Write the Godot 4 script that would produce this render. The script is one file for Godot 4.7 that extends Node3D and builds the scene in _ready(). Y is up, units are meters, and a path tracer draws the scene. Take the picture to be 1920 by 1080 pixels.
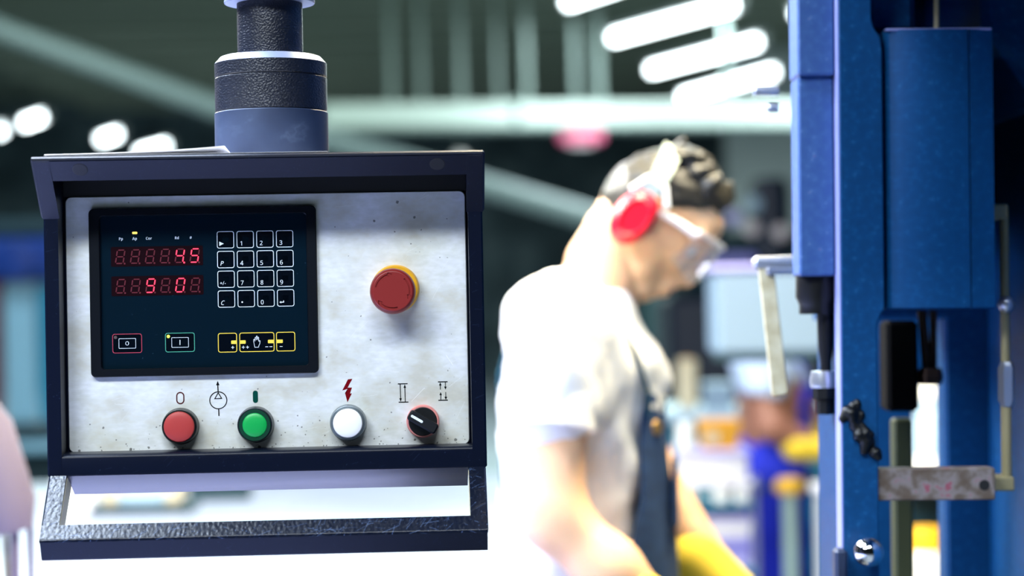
extends Node3D
# A press-brake control pendant in front of a blurred workshop: two workers, a blue machine column and a long dark hall.

var taken := {}
var mats := {}


class Shape:
	var t := PackedVector3Array()  # triangles, counter-clockwise seen from outside

	func tri(a: Vector3, b: Vector3, c: Vector3) -> void:
		t.append(a)
		t.append(b)
		t.append(c)

	func quad(a: Vector3, b: Vector3, c: Vector3, d: Vector3) -> void:
		tri(a, b, c)
		tri(a, c, d)

	func outward(from: int) -> void:
		var v := 0.0
		for i in range(from, t.size(), 3):
			v += t[i].dot(t[i + 1].cross(t[i + 2]))
		if v < 0.0:
			for i in range(from, t.size(), 3):
				var s := t[i + 1]
				t[i + 1] = t[i + 2]
				t[i + 2] = s

	func add(o: Shape, x := Transform3D()) -> Shape:
		var from := t.size()
		t.append_array(x * o.t)
		outward(from)
		return self

	# rings of equally many points, joined one after the other
	func loft(rings: Array, round_u := true, round_v := false, caps := true) -> Shape:
		var from := t.size()
		var n: int = rings[0].size()
		var last := rings.size() if round_v else rings.size() - 1
		for j in last:
			var p: PackedVector3Array = rings[j]
			var q: PackedVector3Array = rings[(j + 1) % rings.size()]
			for i in (n if round_u else n - 1):
				var k := (i + 1) % n
				quad(p[i], p[k], q[k], q[i])
		if caps and round_u and not round_v:
			for e in [0, rings.size() - 1]:
				var p: PackedVector3Array = rings[e]
				var c := Vector3()
				for v in p:
					c += v / n
				for i in n:
					if e == 0:
						tri(c, p[(i + 1) % n], p[i])
					else:
						tri(c, p[i], p[(i + 1) % n])
		outward(from)
		return self

	# profile of (radius, height) turned round y
	func lathe(profile: Array, seg := 40, x := Transform3D()) -> Shape:
		var rings := []
		for p in profile:
			var r := PackedVector3Array()
			for i in seg:
				var a := TAU * i / seg
				r.append(x * Vector3(p.x * cos(a), p.y, p.x * sin(a)))
			rings.append(r)
		return loft(rings, true, false, true)

	func tube(path: Array, radius: Variant, seg := 12) -> Shape:
		var rings := []
		var side := Vector3()
		for i in path.size():
			var d: Vector3 = (path[mini(i + 1, path.size() - 1)] - path[maxi(i - 1, 0)]).normalized()
			if i == 0:
				side = d.cross(Vector3.UP if absf(d.y) < 0.9 else Vector3.RIGHT).normalized()
			side = (side - d * side.dot(d)).normalized()
			var up := d.cross(side)
			var r: float = radius[i] if radius is Array else radius
			var ring := PackedVector3Array()
			for k in seg:
				var a := TAU * k / seg
				ring.append(path[i] + (side * cos(a) + up * sin(a)) * r)
			rings.append(ring)
		return loft(rings)

	# box with chamfered edges between two corners
	func box(lo: Vector3, hi: Vector3, b := 0.0, x := Transform3D()) -> Shape:
		var c := (lo + hi) / 2.0
		var h := (hi - lo) / 2.0
		b = minf(b, h[h.min_axis_index()] * 0.9)
		if b <= 0.0:
			b = h[h.min_axis_index()] * 0.04
		var from := t.size()
		var at := func(s: Vector3, axis: int) -> Vector3:
			var v := Vector3()
			for k in 3:
				v[k] = s[k] * (h[k] if k == axis else h[k] - b)
			return x * (c + v)
		for axis in 3:
			var u := (axis + 1) % 3
			var w := (axis + 2) % 3
			for s in [-1.0, 1.0]:
				var q := []
				for m in [[-1, -1], [1, -1], [1, 1], [-1, 1]]:
					var v := Vector3()
					v[axis] = s
					v[u] = m[0]
					v[w] = m[1]
					q.append(at.call(v, axis))
				if s > 0:
					quad(q[0], q[1], q[2], q[3])
				else:
					quad(q[3], q[2], q[1], q[0])
			for su in [-1.0, 1.0]:
				for sw in [-1.0, 1.0]:
					var p := Vector3()
					p[u] = su
					p[w] = sw
					p[axis] = -1.0
					var q := p
					q[axis] = 1.0
					if su * sw > 0:
						quad(at.call(p, u), at.call(q, u), at.call(q, w), at.call(p, w))
					else:
						quad(at.call(p, w), at.call(q, w), at.call(q, u), at.call(p, u))
		for sx in [-1.0, 1.0]:
			for sy in [-1.0, 1.0]:
				for sz in [-1.0, 1.0]:
					var s := Vector3(sx, sy, sz)
					if sx * sy * sz > 0:
						tri(at.call(s, 0), at.call(s, 1), at.call(s, 2))
					else:
						tri(at.call(s, 0), at.call(s, 2), at.call(s, 1))
		if x.basis.determinant() < 0.0:
			outward(from)
		return self

	# outline pushed out of the z plane, front edge chamfered
	func prism(poly: PackedVector2Array, z0: float, z1: float, b := 0.0, x := Transform3D()) -> Shape:
		var p := poly
		if Geometry2D.is_polygon_clockwise(p):
			p = p.duplicate()
			p.reverse()
		var n := p.size()
		var inner := PackedVector2Array()
		for i in n:
			var e := (p[i] - p[(i + n - 1) % n]).normalized()
			var f := (p[(i + 1) % n] - p[i]).normalized()
			var m := (Vector2(-e.y, e.x) + Vector2(-f.y, f.x))
			m = m.normalized() / maxf(0.5, m.length() / 2.0)
			inner.append(p[i] + m * b)
		var from := t.size()
		var rings := []
		for lv in ([[p, z0], [p, z1 - b], [inner, z1]] if b > 0.0 else [[p, z0], [p, z1]]):
			var r := PackedVector3Array()
			for v in lv[0]:
				r.append(x * Vector3(v.x, v.y, lv[1]))
			rings.append(r)
		for j in rings.size() - 1:
			for i in n:
				var k := (i + 1) % n
				quad(rings[j][i], rings[j][k], rings[j + 1][k], rings[j + 1][i])
		var ix := Geometry2D.triangulate_polygon(p)
		var top: PackedVector3Array = rings[rings.size() - 1]
		for i in range(0, ix.size(), 3):
			var q := [ix[i], ix[i + 1], ix[i + 2]]
			if (p[q[1]] - p[q[0]]).cross(p[q[2]] - p[q[0]]) < 0.0:
				q.reverse()
			tri(top[q[0]], top[q[1]], top[q[2]])
			tri(rings[0][q[2]], rings[0][q[1]], rings[0][q[0]])
		outward(from)
		return self

	# frame between two outlines of equally many points
	func ring(outer: PackedVector2Array, inner: PackedVector2Array, z0: float, z1: float, b := 0.0, x := Transform3D()) -> Shape:
		var mid := func(t_: float) -> PackedVector2Array:
			var r := PackedVector2Array()
			for i in outer.size():
				var d := inner[i] - outer[i]
				r.append(outer[i] + d.normalized() * t_ if t_ >= 0.0 else inner[i] + d.normalized() * t_)
			return r
		var lv := [[outer, z0], [outer, z1 - b], [mid.call(b), z1], [mid.call(-b), z1], [inner, z1 - b], [inner, z0]] if b > 0.0 else [[outer, z0], [outer, z1], [inner, z1], [inner, z0]]
		var rings := []
		for l in lv:
			var r := PackedVector3Array()
			for v in l[0]:
				r.append(x * Vector3(v.x, v.y, l[1]))
			rings.append(r)
		return loft(rings, true, true, false)

	# one stroke of a printed line
	func stroke(a: Vector2, b: Vector2, w: float, z0: float, z1: float) -> Shape:
		var d := (b - a).normalized()
		var s := Vector2(-d.y, d.x) * w / 2.0
		return prism(PackedVector2Array([a - s, b - s, b + s, a + s]), z0, z1)


func rrect(w: float, h: float, r: float, cx := 0.0, cy := 0.0, n := 4) -> PackedVector2Array:
	var p := PackedVector2Array()
	for c in [[1, 1, 0.0], [-1, 1, 0.25], [-1, -1, 0.5], [1, -1, 0.75]]:
		for i in n + 1:
			var a: float = TAU * (c[2] + 0.25 * i / n)
			p.append(Vector2(cx + c[0] * (w / 2 - r) + r * cos(a), cy + c[1] * (h / 2 - r) + r * sin(a)))
	return p


func circle(r: float, n := 32, cx := 0.0, cy := 0.0) -> PackedVector2Array:
	var p := PackedVector2Array()
	for i in n:
		p.append(Vector2(cx + r * cos(TAU * i / n), cy + r * sin(TAU * i / n)))
	return p


func poly(a: Array) -> PackedVector2Array:
	var p := PackedVector2Array()
	for i in range(0, a.size(), 2):
		p.append(Vector2(a[i], a[i + 1]))
	return p


# normals: faces that meet under the crease angle are smoothed
func arrays_of(s: Shape, crease := 35.0) -> Array:
	var t := s.t
	var n := t.size() / 3
	var fn := PackedVector3Array()
	var area := PackedFloat32Array()
	var keys := []
	var at := {}
	for f in n:
		var c := (t[f * 3 + 1] - t[f * 3]).cross(t[f * 3 + 2] - t[f * 3])
		area.append(c.length())
		fn.append(c.normalized())
	for i in t.size():
		var k := Vector3i((t[i] * 200000.0).round())
		keys.append(k)
		if at.has(k):
			at[k].append(i / 3)
		else:
			at[k] = [i / 3]
	var lim := cos(deg_to_rad(crease))
	var vs := PackedVector3Array()
	var ns := PackedVector3Array()
	for f in n:
		if area[f] < 1e-14:
			continue
		for o in [0, 2, 1]:  # Godot's front faces run clockwise
			var sum := Vector3()
			for g in at[keys[f * 3 + o]]:
				if fn[g].dot(fn[f]) > lim:
					sum += fn[g] * area[g]
			vs.append(t[f * 3 + o])
			ns.append(sum.normalized() if sum.length() > 0.0 else fn[f])
	var a := []
	a.resize(Mesh.ARRAY_MAX)
	a[Mesh.ARRAY_VERTEX] = vs
	a[Mesh.ARRAY_NORMAL] = ns
	return a


# surfaces: [Shape or ready arrays, material, crease]
func mesh_of(surfaces: Array) -> ArrayMesh:
	var m := ArrayMesh.new()
	for s in surfaces:
		m.add_surface_from_arrays(Mesh.PRIMITIVE_TRIANGLES, arrays_of(s[0], s[2] if s.size() > 2 else 35.0) if s[0] is Shape else s[0])
		m.surface_set_material(m.get_surface_count() - 1, mats[s[1]])
	return m


func numbered(called: String) -> String:
	if not taken.has(called):
		taken[called] = 0
		return called
	taken[called] += 1
	return "%s_%03d" % [called, taken[called]]


func tag(o: Node3D, label: String, category: String, group := "") -> Node3D:
	o.set_meta("label", label)
	o.set_meta("category", category)
	if group:
		o.set_meta("group", group)
	return o


func thing(called: String, label: String, category: String, at := Vector3.ZERO, turn := 0.0, group := "") -> Node3D:
	var o := Node3D.new()
	o.name = numbered(called)
	add_child(o)
	o.position = at
	o.rotation.y = turn
	return tag(o, label, category, group)


func part(parent: Node3D, called: String, surfaces: Array, label := "") -> MeshInstance3D:
	var o := MeshInstance3D.new()
	o.name = called
	o.mesh = mesh_of(surfaces)
	parent.add_child(o, true)
	if label:
		o.set_meta("label", label)
	return o


func structure(called: String, surfaces: Array, at := Vector3.ZERO) -> MeshInstance3D:
	var o := part(self, called, surfaces)
	o.position = at
	o.set_meta("kind", "structure")
	return o


func copy(o: Node3D, base: String, label: String, at: Vector3, turn := 0.0) -> Node3D:
	var c: Node3D = o.duplicate()
	c.name = numbered(base)
	add_child(c)
	c.position = at
	c.rotation.y = turn
	c.set_meta("label", label)
	return c


func paint(called: String, hex: String, rough := 0.5, metal := 0.0) -> StandardMaterial3D:
	var m := StandardMaterial3D.new()
	m.resource_name = called
	m.albedo_color = Color(hex)
	m.roughness = rough
	m.metallic = metal
	mats[called] = m
	return m


func glow(called: String, hex: String, energy: float) -> StandardMaterial3D:
	var m := paint(called, "101010", 0.4)
	m.emission_enabled = true
	m.emission = Color(hex)
	m.emission_energy_multiplier = energy
	return m


func triplanar(m: StandardMaterial3D, scale: float) -> void:
	m.uv1_triplanar = true
	m.uv1_scale = Vector3.ONE * scale


func noise_tex(seed_: int, freq: float, colours: Array, octaves := 4, size := 256, normal := 0.0) -> NoiseTexture2D:
	var t := NoiseTexture2D.new()
	var n := FastNoiseLite.new()
	n.seed = seed_
	n.frequency = freq
	n.fractal_octaves = octaves
	t.noise = n
	t.width = size
	t.height = size
	t.seamless = true
	if normal > 0.0:
		t.as_normal_map = true
		t.bump_strength = normal
	elif colours.size() > 1:
		var g := Gradient.new()
		g.offsets = PackedFloat32Array()
		g.colors = PackedColorArray()
		var o := PackedFloat32Array()
		var c := PackedColorArray()
		for k in colours:
			o.append(k[0])
			c.append(Color(k[1]))
		g.offsets = o
		g.colors = c
		t.color_ramp = g
	return t


func draw_line_on(im: Image, a: Vector2, b: Vector2, c: Color, strength: float) -> void:
	var n := int(a.distance_to(b)) + 1
	for i in n:
		var p := a.lerp(b, float(i) / n)
		var x := posmod(int(p.x), im.get_width())
		var y := posmod(int(p.y), im.get_height())
		im.set_pixel(x, y, im.get_pixel(x, y).lerp(c, strength))


# paint with hair scratches and chips that show the lighter ground
func scratched(seed_: int, ground: String, marks: String, lines: int, chips: int, size := 512, longest := 40.0, strong := 0.8) -> ImageTexture:
	var rng := RandomNumberGenerator.new()
	rng.seed = seed_
	var im := Image.create(size, size, false, Image.FORMAT_RGB8)
	im.fill(Color(ground))
	var c := Color(marks)
	for i in lines:
		var a := Vector2(rng.randf() * size, rng.randf() * size)
		var d := Vector2.from_angle(rng.randf_range(-1.3, 0.4)) * rng.randf_range(4.0, longest)
		draw_line_on(im, a, a + d, c, rng.randf_range(0.15, strong))
	for i in chips:
		var p := Vector2i(rng.randi() % size, rng.randi() % size)
		for k in rng.randi_range(1, 5):
			im.set_pixel(posmod(p.x + rng.randi_range(-1, 1), size), posmod(p.y + rng.randi_range(-1, 1), size), c.lerp(Color(ground), rng.randf() * 0.7))
	return ImageTexture.create_from_image(im)


func lettering(words: String, height: float, at: Vector3, slant := 0.0, bold := false) -> Shape:
	var tm := TextMesh.new()
	var f := SystemFont.new()
	f.font_names = PackedStringArray(["Droid Sans"])
	if bold:
		f.font_weight = 700
	tm.font = f
	tm.text = words
	tm.font_size = 64
	tm.pixel_size = 0.01
	tm.depth = 0.03
	tm.curve_step = 1.0
	var s := Shape.new()
	var a := tm.get_mesh_arrays()
	var v: PackedVector3Array = a[Mesh.ARRAY_VERTEX]
	var k := height / 0.46  # cap height of the 64 pixel letters
	var x := Transform3D(Basis(Vector3(k, 0, 0), Vector3(slant * k, k, 0), Vector3(0, 0, k)), at)
	if a[Mesh.ARRAY_INDEX] != null and a[Mesh.ARRAY_INDEX].size():
		for i in a[Mesh.ARRAY_INDEX]:
			s.t.append(x * v[i])
	else:
		s.t = x * v
	s.outward(0)
	return s


# a body as one skin: tapered bones [a, b, radius a, radius b, (carve)] joined by a smooth minimum on a grid, meshed as surface nets
func skin(bones: Array, cell: float, k: float, cuts := [], ruffle := 0.0, ruffle_freq := 20.0, x := Transform3D()) -> Array:
	var lo := Vector3.ONE * 1e9
	var hi := -lo
	for b in bones:
		if b.size() < 5:
			for e in 2:
				lo = lo.min(b[e] - Vector3.ONE * b[2 + e])
				hi = hi.max(b[e] + Vector3.ONE * b[2 + e])
	var pad := Vector3.ONE * (cell * 3.0 + ruffle)
	lo -= pad
	hi += pad
	var nx := int((hi.x - lo.x) / cell) + 2
	var ny := int((hi.y - lo.y) / cell) + 2
	var nz := int((hi.z - lo.z) / cell) + 2
	var sy := nx
	var sz := nx * ny
	var f := PackedFloat32Array()
	f.resize(nx * ny * nz)
	f.fill(0.3)
	for b in bones:
		var a: Vector3 = b[0]
		var e: Vector3 = b[1]
		var ra: float = b[2]
		var rb: float = b[3]
		var carve: bool = b.size() > 4
		var reach := maxf(ra, rb) + k + cell * 2.5
		var l := ((a.min(e) - Vector3.ONE * reach - lo) / cell).floor()
		var h := ((a.max(e) + Vector3.ONE * reach - lo) / cell).ceil()
		var ax := e - a
		var len2 := maxf(ax.length_squared(), 1e-10)
		for iz in range(maxi(0, int(l.z)), mini(nz, int(h.z) + 1)):
			for iy in range(maxi(0, int(l.y)), mini(ny, int(h.y) + 1)):
				var row := iz * sz + iy * sy
				for ix in range(maxi(0, int(l.x)), mini(nx, int(h.x) + 1)):
					var p := lo + Vector3(ix, iy, iz) * cell - a
					var t := clampf(p.dot(ax) / len2, 0.0, 1.0)
					var d := (p - ax * t).length() - (ra + (rb - ra) * t)
					var v := f[row + ix]
					if carve:
						d = -d
						var m := maxf(0.0, k * 0.5 - absf(v - d))
						f[row + ix] = maxf(v, d) + m * m / (2.0 * k)
					else:
						var m := maxf(0.0, k - absf(v - d))
						f[row + ix] = minf(v, d) - m * m / (4.0 * k)
	if cuts or ruffle > 0.0:
		var noise := FastNoiseLite.new()
		noise.seed = 7
		noise.frequency = ruffle_freq
		noise.fractal_octaves = 2
		for iz in nz:
			for iy in ny:
				for ix in nx:
					var i := iz * sz + iy * sy + ix
					if absf(f[i]) > cell * 4.0 + ruffle and f[i] > 0.0:
						continue
					var p := lo + Vector3(ix, iy, iz) * cell
					if ruffle > 0.0 and absf(f[i]) < cell * 4.0 + ruffle:
						f[i] += noise.get_noise_3dv(p) * ruffle
					for c in cuts:
						f[i] = maxf(f[i], c[0].dot(p) - c[1])
	var id := PackedInt32Array()
	id.resize(f.size())
	id.fill(-1)
	var vs := PackedVector3Array()
	var off := [0, 1, sy, sy + 1, sz, sz + 1, sz + sy, sz + sy + 1]
	var edges := [[0, 1], [2, 3], [4, 5], [6, 7], [0, 2], [1, 3], [4, 6], [5, 7], [0, 4], [1, 5], [2, 6], [3, 7]]
	for iz in nz - 1:
		for iy in ny - 1:
			var row := iz * sz + iy * sy
			for ix in nx - 1:
				var i := row + ix
				var inside := f[i] < 0.0
				if (f[i + 1] < 0.0) == inside and (f[i + sy] < 0.0) == inside and (f[i + sy + 1] < 0.0) == inside and (f[i + sz] < 0.0) == inside and (f[i + sz + 1] < 0.0) == inside and (f[i + sz + sy] < 0.0) == inside and (f[i + sz + sy + 1] < 0.0) == inside:
					continue
				var sum := Vector3()
				var n := 0
				for e in edges:
					var u := f[i + off[e[0]]]
					var w := f[i + off[e[1]]]
					if (u < 0.0) != (w < 0.0):
						var t := u / (u - w)
						var p := Vector3(e[0] & 1, (e[0] >> 1) & 1, e[0] >> 2)
						var q := Vector3(e[1] & 1, (e[1] >> 1) & 1, e[1] >> 2)
						sum += p.lerp(q, t)
						n += 1
				id[i] = vs.size()
				vs.append(lo + (Vector3(ix, iy, iz) + sum / n) * cell)
	var idx := PackedInt32Array()
	for iz in range(1, nz - 1):
		for iy in range(1, ny - 1):
			for ix in range(1, nx - 1):
				var i := iz * sz + iy * sy + ix
				var inside := f[i] < 0.0
				for s in [[1, sy, sz], [sy, sz, 1], [sz, 1, sy]]:
					if (f[i + s[0]] < 0.0) == inside:
						continue
					var q := [id[i], id[i - s[1]], id[i - s[1] - s[2]], id[i - s[2]]]
					if q.min() < 0:
						continue
					if not inside:
						q.reverse()
					idx.append_array(PackedInt32Array([q[0], q[2], q[1], q[0], q[3], q[2]]))
	vs = x * vs
	var vol := 0.0
	for i in range(0, idx.size(), 3):
		vol += vs[idx[i]].dot(vs[idx[i + 2]].cross(vs[idx[i + 1]]))
	if vol < 0.0:
		idx.reverse()
	var ns := PackedVector3Array()
	ns.resize(vs.size())
	for i in range(0, idx.size(), 3):
		var c := (vs[idx[i + 2]] - vs[idx[i]]).cross(vs[idx[i + 1]] - vs[idx[i]])
		for o in 3:
			ns[idx[i + o]] += c
	for i in ns.size():
		ns[i] = ns[i].normalized()
	var out := []
	out.resize(Mesh.ARRAY_MAX)
	out[Mesh.ARRAY_VERTEX] = vs
	out[Mesh.ARRAY_NORMAL] = ns
	out[Mesh.ARRAY_INDEX] = idx
	return out


func joined(list: Array) -> Array:
	var vs := PackedVector3Array()
	var ns := PackedVector3Array()
	var idx := PackedInt32Array()
	for a in list:
		var at := vs.size()
		vs.append_array(a[Mesh.ARRAY_VERTEX])
		ns.append_array(a[Mesh.ARRAY_NORMAL])
		for i in a[Mesh.ARRAY_INDEX]:
			idx.append(at + i)
	var out := []
	out.resize(Mesh.ARRAY_MAX)
	out[Mesh.ARRAY_VERTEX] = vs
	out[Mesh.ARRAY_NORMAL] = ns
	out[Mesh.ARRAY_INDEX] = idx
	return out


func _ready() -> void:
	# camera
	var cam := Camera3D.new()
	cam.name = "camera"
	cam.transform = Transform3D(Basis(Vector3.RIGHT, deg_to_rad(0.6)) * Basis(Vector3.BACK, deg_to_rad(-1.085)), Vector3(0, 1.45, 0))
	var lens := CameraAttributesPhysical.new()
	lens.frustum_focal_length = 120.97  # on the 35 mm high film of this class: 16.46 degrees
	lens.frustum_focus_distance = 1.65
	lens.exposure_aperture = 5.6
	cam.attributes = lens
	add_child(cam)
	cam.fov = 16.462
	cam.current = true
	# what is outside the closed hall, and the exposure
	var env := Environment.new()
	env.background_mode = Environment.BG_COLOR
	env.background_color = Color("8fa3b5")
	env.tonemap_mode = Environment.TONE_MAPPER_LINEAR
	env.tonemap_exposure = 1.0
	env.sdfgi_enabled = true
	env.ssao_enabled = true
	env.ssil_enabled = true
	var we := WorldEnvironment.new()
	we.name = "world"
	we.environment = env
	add_child(we)
	make_materials()
	# hall lamps outside the frame, some of them added only to brighten
	var white := Color(0.93, 0.97, 1.0)
	led_panel("wide led panel hanging high in front and left of the control pendant", Vector3(-1.35, 3.1, 0.1), Vector2(1.3, 0.6), 11.5, white)
	led_panel("led panel hanging above the control pendant, left of its post", Vector3(-1.0, 3.3, -1.4), Vector2(0.6, 0.5), 7.0, Color(0.85, 0.92, 1.0))
	led_panel("led panel hanging behind and left of the worker in the white shirt", Vector3(-0.95, 2.5, -3.2), Vector2(1.0, 0.6), 12.0, Color(1.0, 0.99, 0.95))
	led_panel("warm led panel hanging between the worker in white and the blue machine", Vector3(0.5, 2.75, -2.6), Vector2(1.0, 0.4), 15.0, Color(1.0, 0.94, 0.8))
	led_panel("led panel hanging over the long white sheet table", Vector3(-0.9, 3.0, -4.9), Vector2(1.4, 0.6), 7.0, Color(0.95, 0.96, 1.0))
	led_panel("led panel added low over the bounce table, just behind the pendant's post", Vector3(-0.75, 2.3, -1.95), Vector2(0.8, 0.4), 5.0, Color(0.84, 0.9, 1.0))  # lamp added to brighten the table under the pendant
	led_panel("led panel hanging over the worker in bright blue overalls", Vector3(0.9, 3.3, -5.6), Vector2(1.4, 0.6), 3.5, white)
	led_panel("led panel hanging over the blue and teal machine far left", Vector3(-2.6, 3.6, -7.6), Vector2(1.4, 0.6), 6.0, white)
	led_panel("wide led panel hanging high above and behind the photographer", Vector3(0.1, 4.4, 1.3), Vector2(1.6, 0.8), 16.0, white)
	led_panel("led panel added unseen high in the middle of the hall, left half", Vector3(-4.5, 5.3, -14.5), Vector2(1.6, 0.8), 70.0, Color(0.88, 1.0, 0.95))  # unseen panels added to brighten the beam and the far hall
	led_panel("led panel added unseen high in the middle of the hall, right half", Vector3(1.2, 5.3, -13.5), Vector2(1.6, 0.8), 70.0, Color(0.88, 1.0, 0.95))
	build_hall()
	build_roof_lights()
	build_crane()
	build_left_machine()
	build_table()
	build_bounce_table()
	build_far_right()
	build_rack()
	build_worker_in_blue()
	build_worker_in_white()
	build_press()
	build_pendant()
	build_post()


func make_materials() -> void:
	var m := paint("black_paint", "ffffff", 0.36)
	m.albedo_texture = scratched(3, "040b1d", "36465c", 170, 220, 512, 22.0, 0.4)
	triplanar(m, 5.0)
	mats["black_paint"].metallic_specular = 0.3
	m = paint("worn_paint", "ffffff", 1.0)
	m.albedo_texture = scratched(5, "040b1d", "7f9ac8", 520, 700, 512, 44.0, 0.75)
	m.metallic_specular = 0.38
	m.roughness_texture = scratched(15, "484848", "9c9c9c", 600, 500, 512, 44.0, 0.9)
	m.normal_enabled = true
	m.normal_texture = noise_tex(11, 0.2, [], 3, 256, 4.0)
	m.normal_scale = 0.1
	triplanar(m, 5.0)
	paint("warm_lit_flange", "cfc7a2", 0.55)  # warm light on the inner flanges put into a cream colour
	paint("recess_black", "05070a", 0.6)
	paint("rubber", "030405", 0.7)
	m = paint("plate", "ffffff", 0.42, 0.2)
	m.albedo_texture = plate_picture()
	m.uv1_triplanar = true
	m.uv1_scale = Vector3(1.0 / 0.33, 1.0 / 0.2112, 1.0 / 0.33)
	m.uv1_offset = Vector3(0.5, -0.5, 0.0)
	m.normal_enabled = true
	m.normal_texture = noise_tex(21, 0.03, [], 3, 256, 3.0)
	m.normal_scale = 0.12
	paint("bezel", "050a12", 0.42).metallic_specular = 0.3
	m = paint("membrane", "ffffff", 0.28)
	m.albedo_texture = scratched(9, "021420", "3c5468", 14, 30, 512, 12.0, 0.35)
	triplanar(m, 5.0)
	m.metallic_specular = 0.3
	paint("key_pad", "020710", 0.22).metallic_specular = 0.35
	paint("window_red", "16040a", 0.3).metallic_specular = 0.3
	paint("dim_segment", "5a1826", 0.4)
	glow("lit_segment", "ff3c5c", 2.2)
	glow("amber_led", "ffd76a", 1.6)
	glow("green_led", "e9ff6a", 1.3)
	paint("dead_led", "5a4a4c", 0.3)
	paint("print_white", "dfe9f2", 0.6)
	paint("print_yellow", "f2d24a", 0.5)
	paint("print_red", "a8344c", 0.5)
	paint("print_green", "3f9c82", 0.5)
	paint("ink_black", "080b0e", 0.5).metallic_specular = 0.15
	paint("ink_maroon", "6d0912", 0.5).metallic_specular = 0.15
	paint("ink_green", "054038", 0.5).metallic_specular = 0.15
	paint("ink_brown", "4a1f22", 0.5).metallic_specular = 0.15
	m = paint("red_cap", "a8322f", 0.5)
	m.subsurf_scatter_enabled = true
	m.subsurf_scatter_strength = 0.1
	paint("green_cap", "00a049", 0.4)
	paint("green_rim", "0c3a2a", 0.3)
	paint("white_cap", "f1f2f6", 0.5)
	paint("ring_black", "06090c", 0.35)
	paint("ring_grey", "77828a", 0.35, 0.6)
	paint("ring_dark", "1a242b", 0.3, 0.4)
	paint("ring_pink", "d98a86", 0.5)
	paint("knob_black", "0b0e13", 0.42)
	paint("stop_red", "7e1d1b", 0.42)
	paint("stop_yellow", "e0a512", 0.45)
	paint("paper", "f3f1f4", 0.8)
	# post
	m = paint("post_blue", "0a1020", 0.42)
	m.normal_enabled = true
	m.normal_texture = noise_tex(31, 0.12, [], 3, 256, 5.0)
	m.normal_scale = 0.4
	triplanar(m, 14.0)
	m = paint("post_steel", "ffffff", 0.5, 0.2)
	m.albedo_texture = noise_tex(33, 0.012, [[0.0, "1e2a44"], [0.5, "24314c"], [0.74, "2a3752"], [0.82, "414e68"], [0.86, "2c3954"], [1.0, "2a3752"]], 5)
	triplanar(m, 6.0)
	paint("lit_rim", "7d86a4", 0.5, 0.2)  # light caught by bevel and collar underside put into a paler colour
	# press
	m = paint("press_blue", "ffffff", 0.45)
	m.albedo_texture = noise_tex(41, 0.02, [[0.0, "073a66"], [0.6, "083f6e"], [0.86, "0c4778"], [0.93, "356690"], [0.95, "0c4778"], [1.0, "0a4472"]], 5, 512)
	triplanar(m, 9.0)
	m.metallic_specular = 0.3
	m = paint("press_violet", "ffffff", 0.5)
	m.albedo_texture = noise_tex(43, 0.025, [[0.0, "2d4f8c"], [0.5, "32568f"], [0.84, "395e98"], [0.9, "6c86b4"], [0.92, "3a5c98"], [0.96, "6a3468"], [1.0, "5c2450"]], 4, 512)
	triplanar(m, 6.0)
	paint("press_edge_shine", "8a90c4", 0.5)  # bevel highlights of the press put into a lilac paint
	paint("iron_black", "07080a", 0.4, 0.3)
	paint("dull_black", "050505", 0.8).metallic_specular = 0.2  # dull near-black for the drive block
	paint("iron_brown", "3e2717", 0.6, 0.2)
	paint("olive", "3f4424", 0.6)
	m = paint("rusty", "ffffff", 0.65, 0.2)
	m.albedo_texture = noise_tex(51, 0.006, [[0.0, "55463a"], [0.35, "64584e"], [0.5, "766c68"], [0.66, "837a7a"], [0.76, "8c5560"], [0.88, "8a4856"], [1.0, "746a66"]], 5, 512)
	triplanar(m, 13.0)
	paint("steel", "b9bcc4", 0.3, 0.8)
	paint("chrome", "e6e8ee", 0.06, 1.0)
	m = paint("cream_steel", "ffffff", 0.5, 0.1)
	m.albedo_texture = noise_tex(53, 0.02, [[0.0, "b9ab84"], [0.5, "cfc49e"], [1.0, "e0d8b8"]], 4)
	triplanar(m, 8.0)
	paint("old_brass", "8f8664", 0.5, 0.3)
	# people
	m = paint("skin", "efbe92", 0.5)
	m.subsurf_scatter_enabled = true
	m.subsurf_scatter_strength = 0.12
	m = paint("skin_brown", "9a6a58", 0.5)
	paint("lips", "c98a7c", 0.5)
	m = paint("shirt", "f0efe9", 0.85)
	paint("shirt_blue", "b4c8e8", 0.85)
	m = paint("denim", "ffffff", 0.85)
	m.albedo_texture = noise_tex(61, 0.03, [[0.0, "17304f"], [0.5, "1f3d64"], [1.0, "2b4c76"]], 5)
	triplanar(m, 5.0)
	paint("royal", "0a24c0", 0.8)
	paint("strap", "0d4a58", 0.8)
	m = paint("hair", "1d1a12", 0.42)
	m.rim_enabled = true
	m.rim = 0.6
	paint("muff_red", "e0142e", 0.35)
	paint("muff_dark", "20281f", 0.7)
	paint("band", "b9c4b4", 0.4)
	paint("eye_white", "e8e4de", 0.2)
	paint("iris", "1a1009", 0.2)
	m = paint("goggle", "f4f8ff", 0.05)
	m.transparency = BaseMaterial3D.TRANSPARENCY_ALPHA
	m.albedo_color.a = 0.12
	paint("goggle_frame", "dfe2ea", 0.3)
	paint("glove", "f0cf3c", 0.8)
	paint("brass", "c8a060", 0.3, 0.7)
	paint("shoe", "14130f", 0.6)
	# hall
	m = paint("floor_grey", "ffffff", 0.5)
	m.albedo_texture = noise_tex(71, 0.01, [[0.0, "6f7880"], [0.5, "868f96"], [1.0, "a0a8ac"]], 5, 512)
	m.uv1_world_triplanar = true
	triplanar(m, 0.4)
	m = paint("wall_dark", "ffffff", 0.8)
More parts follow.
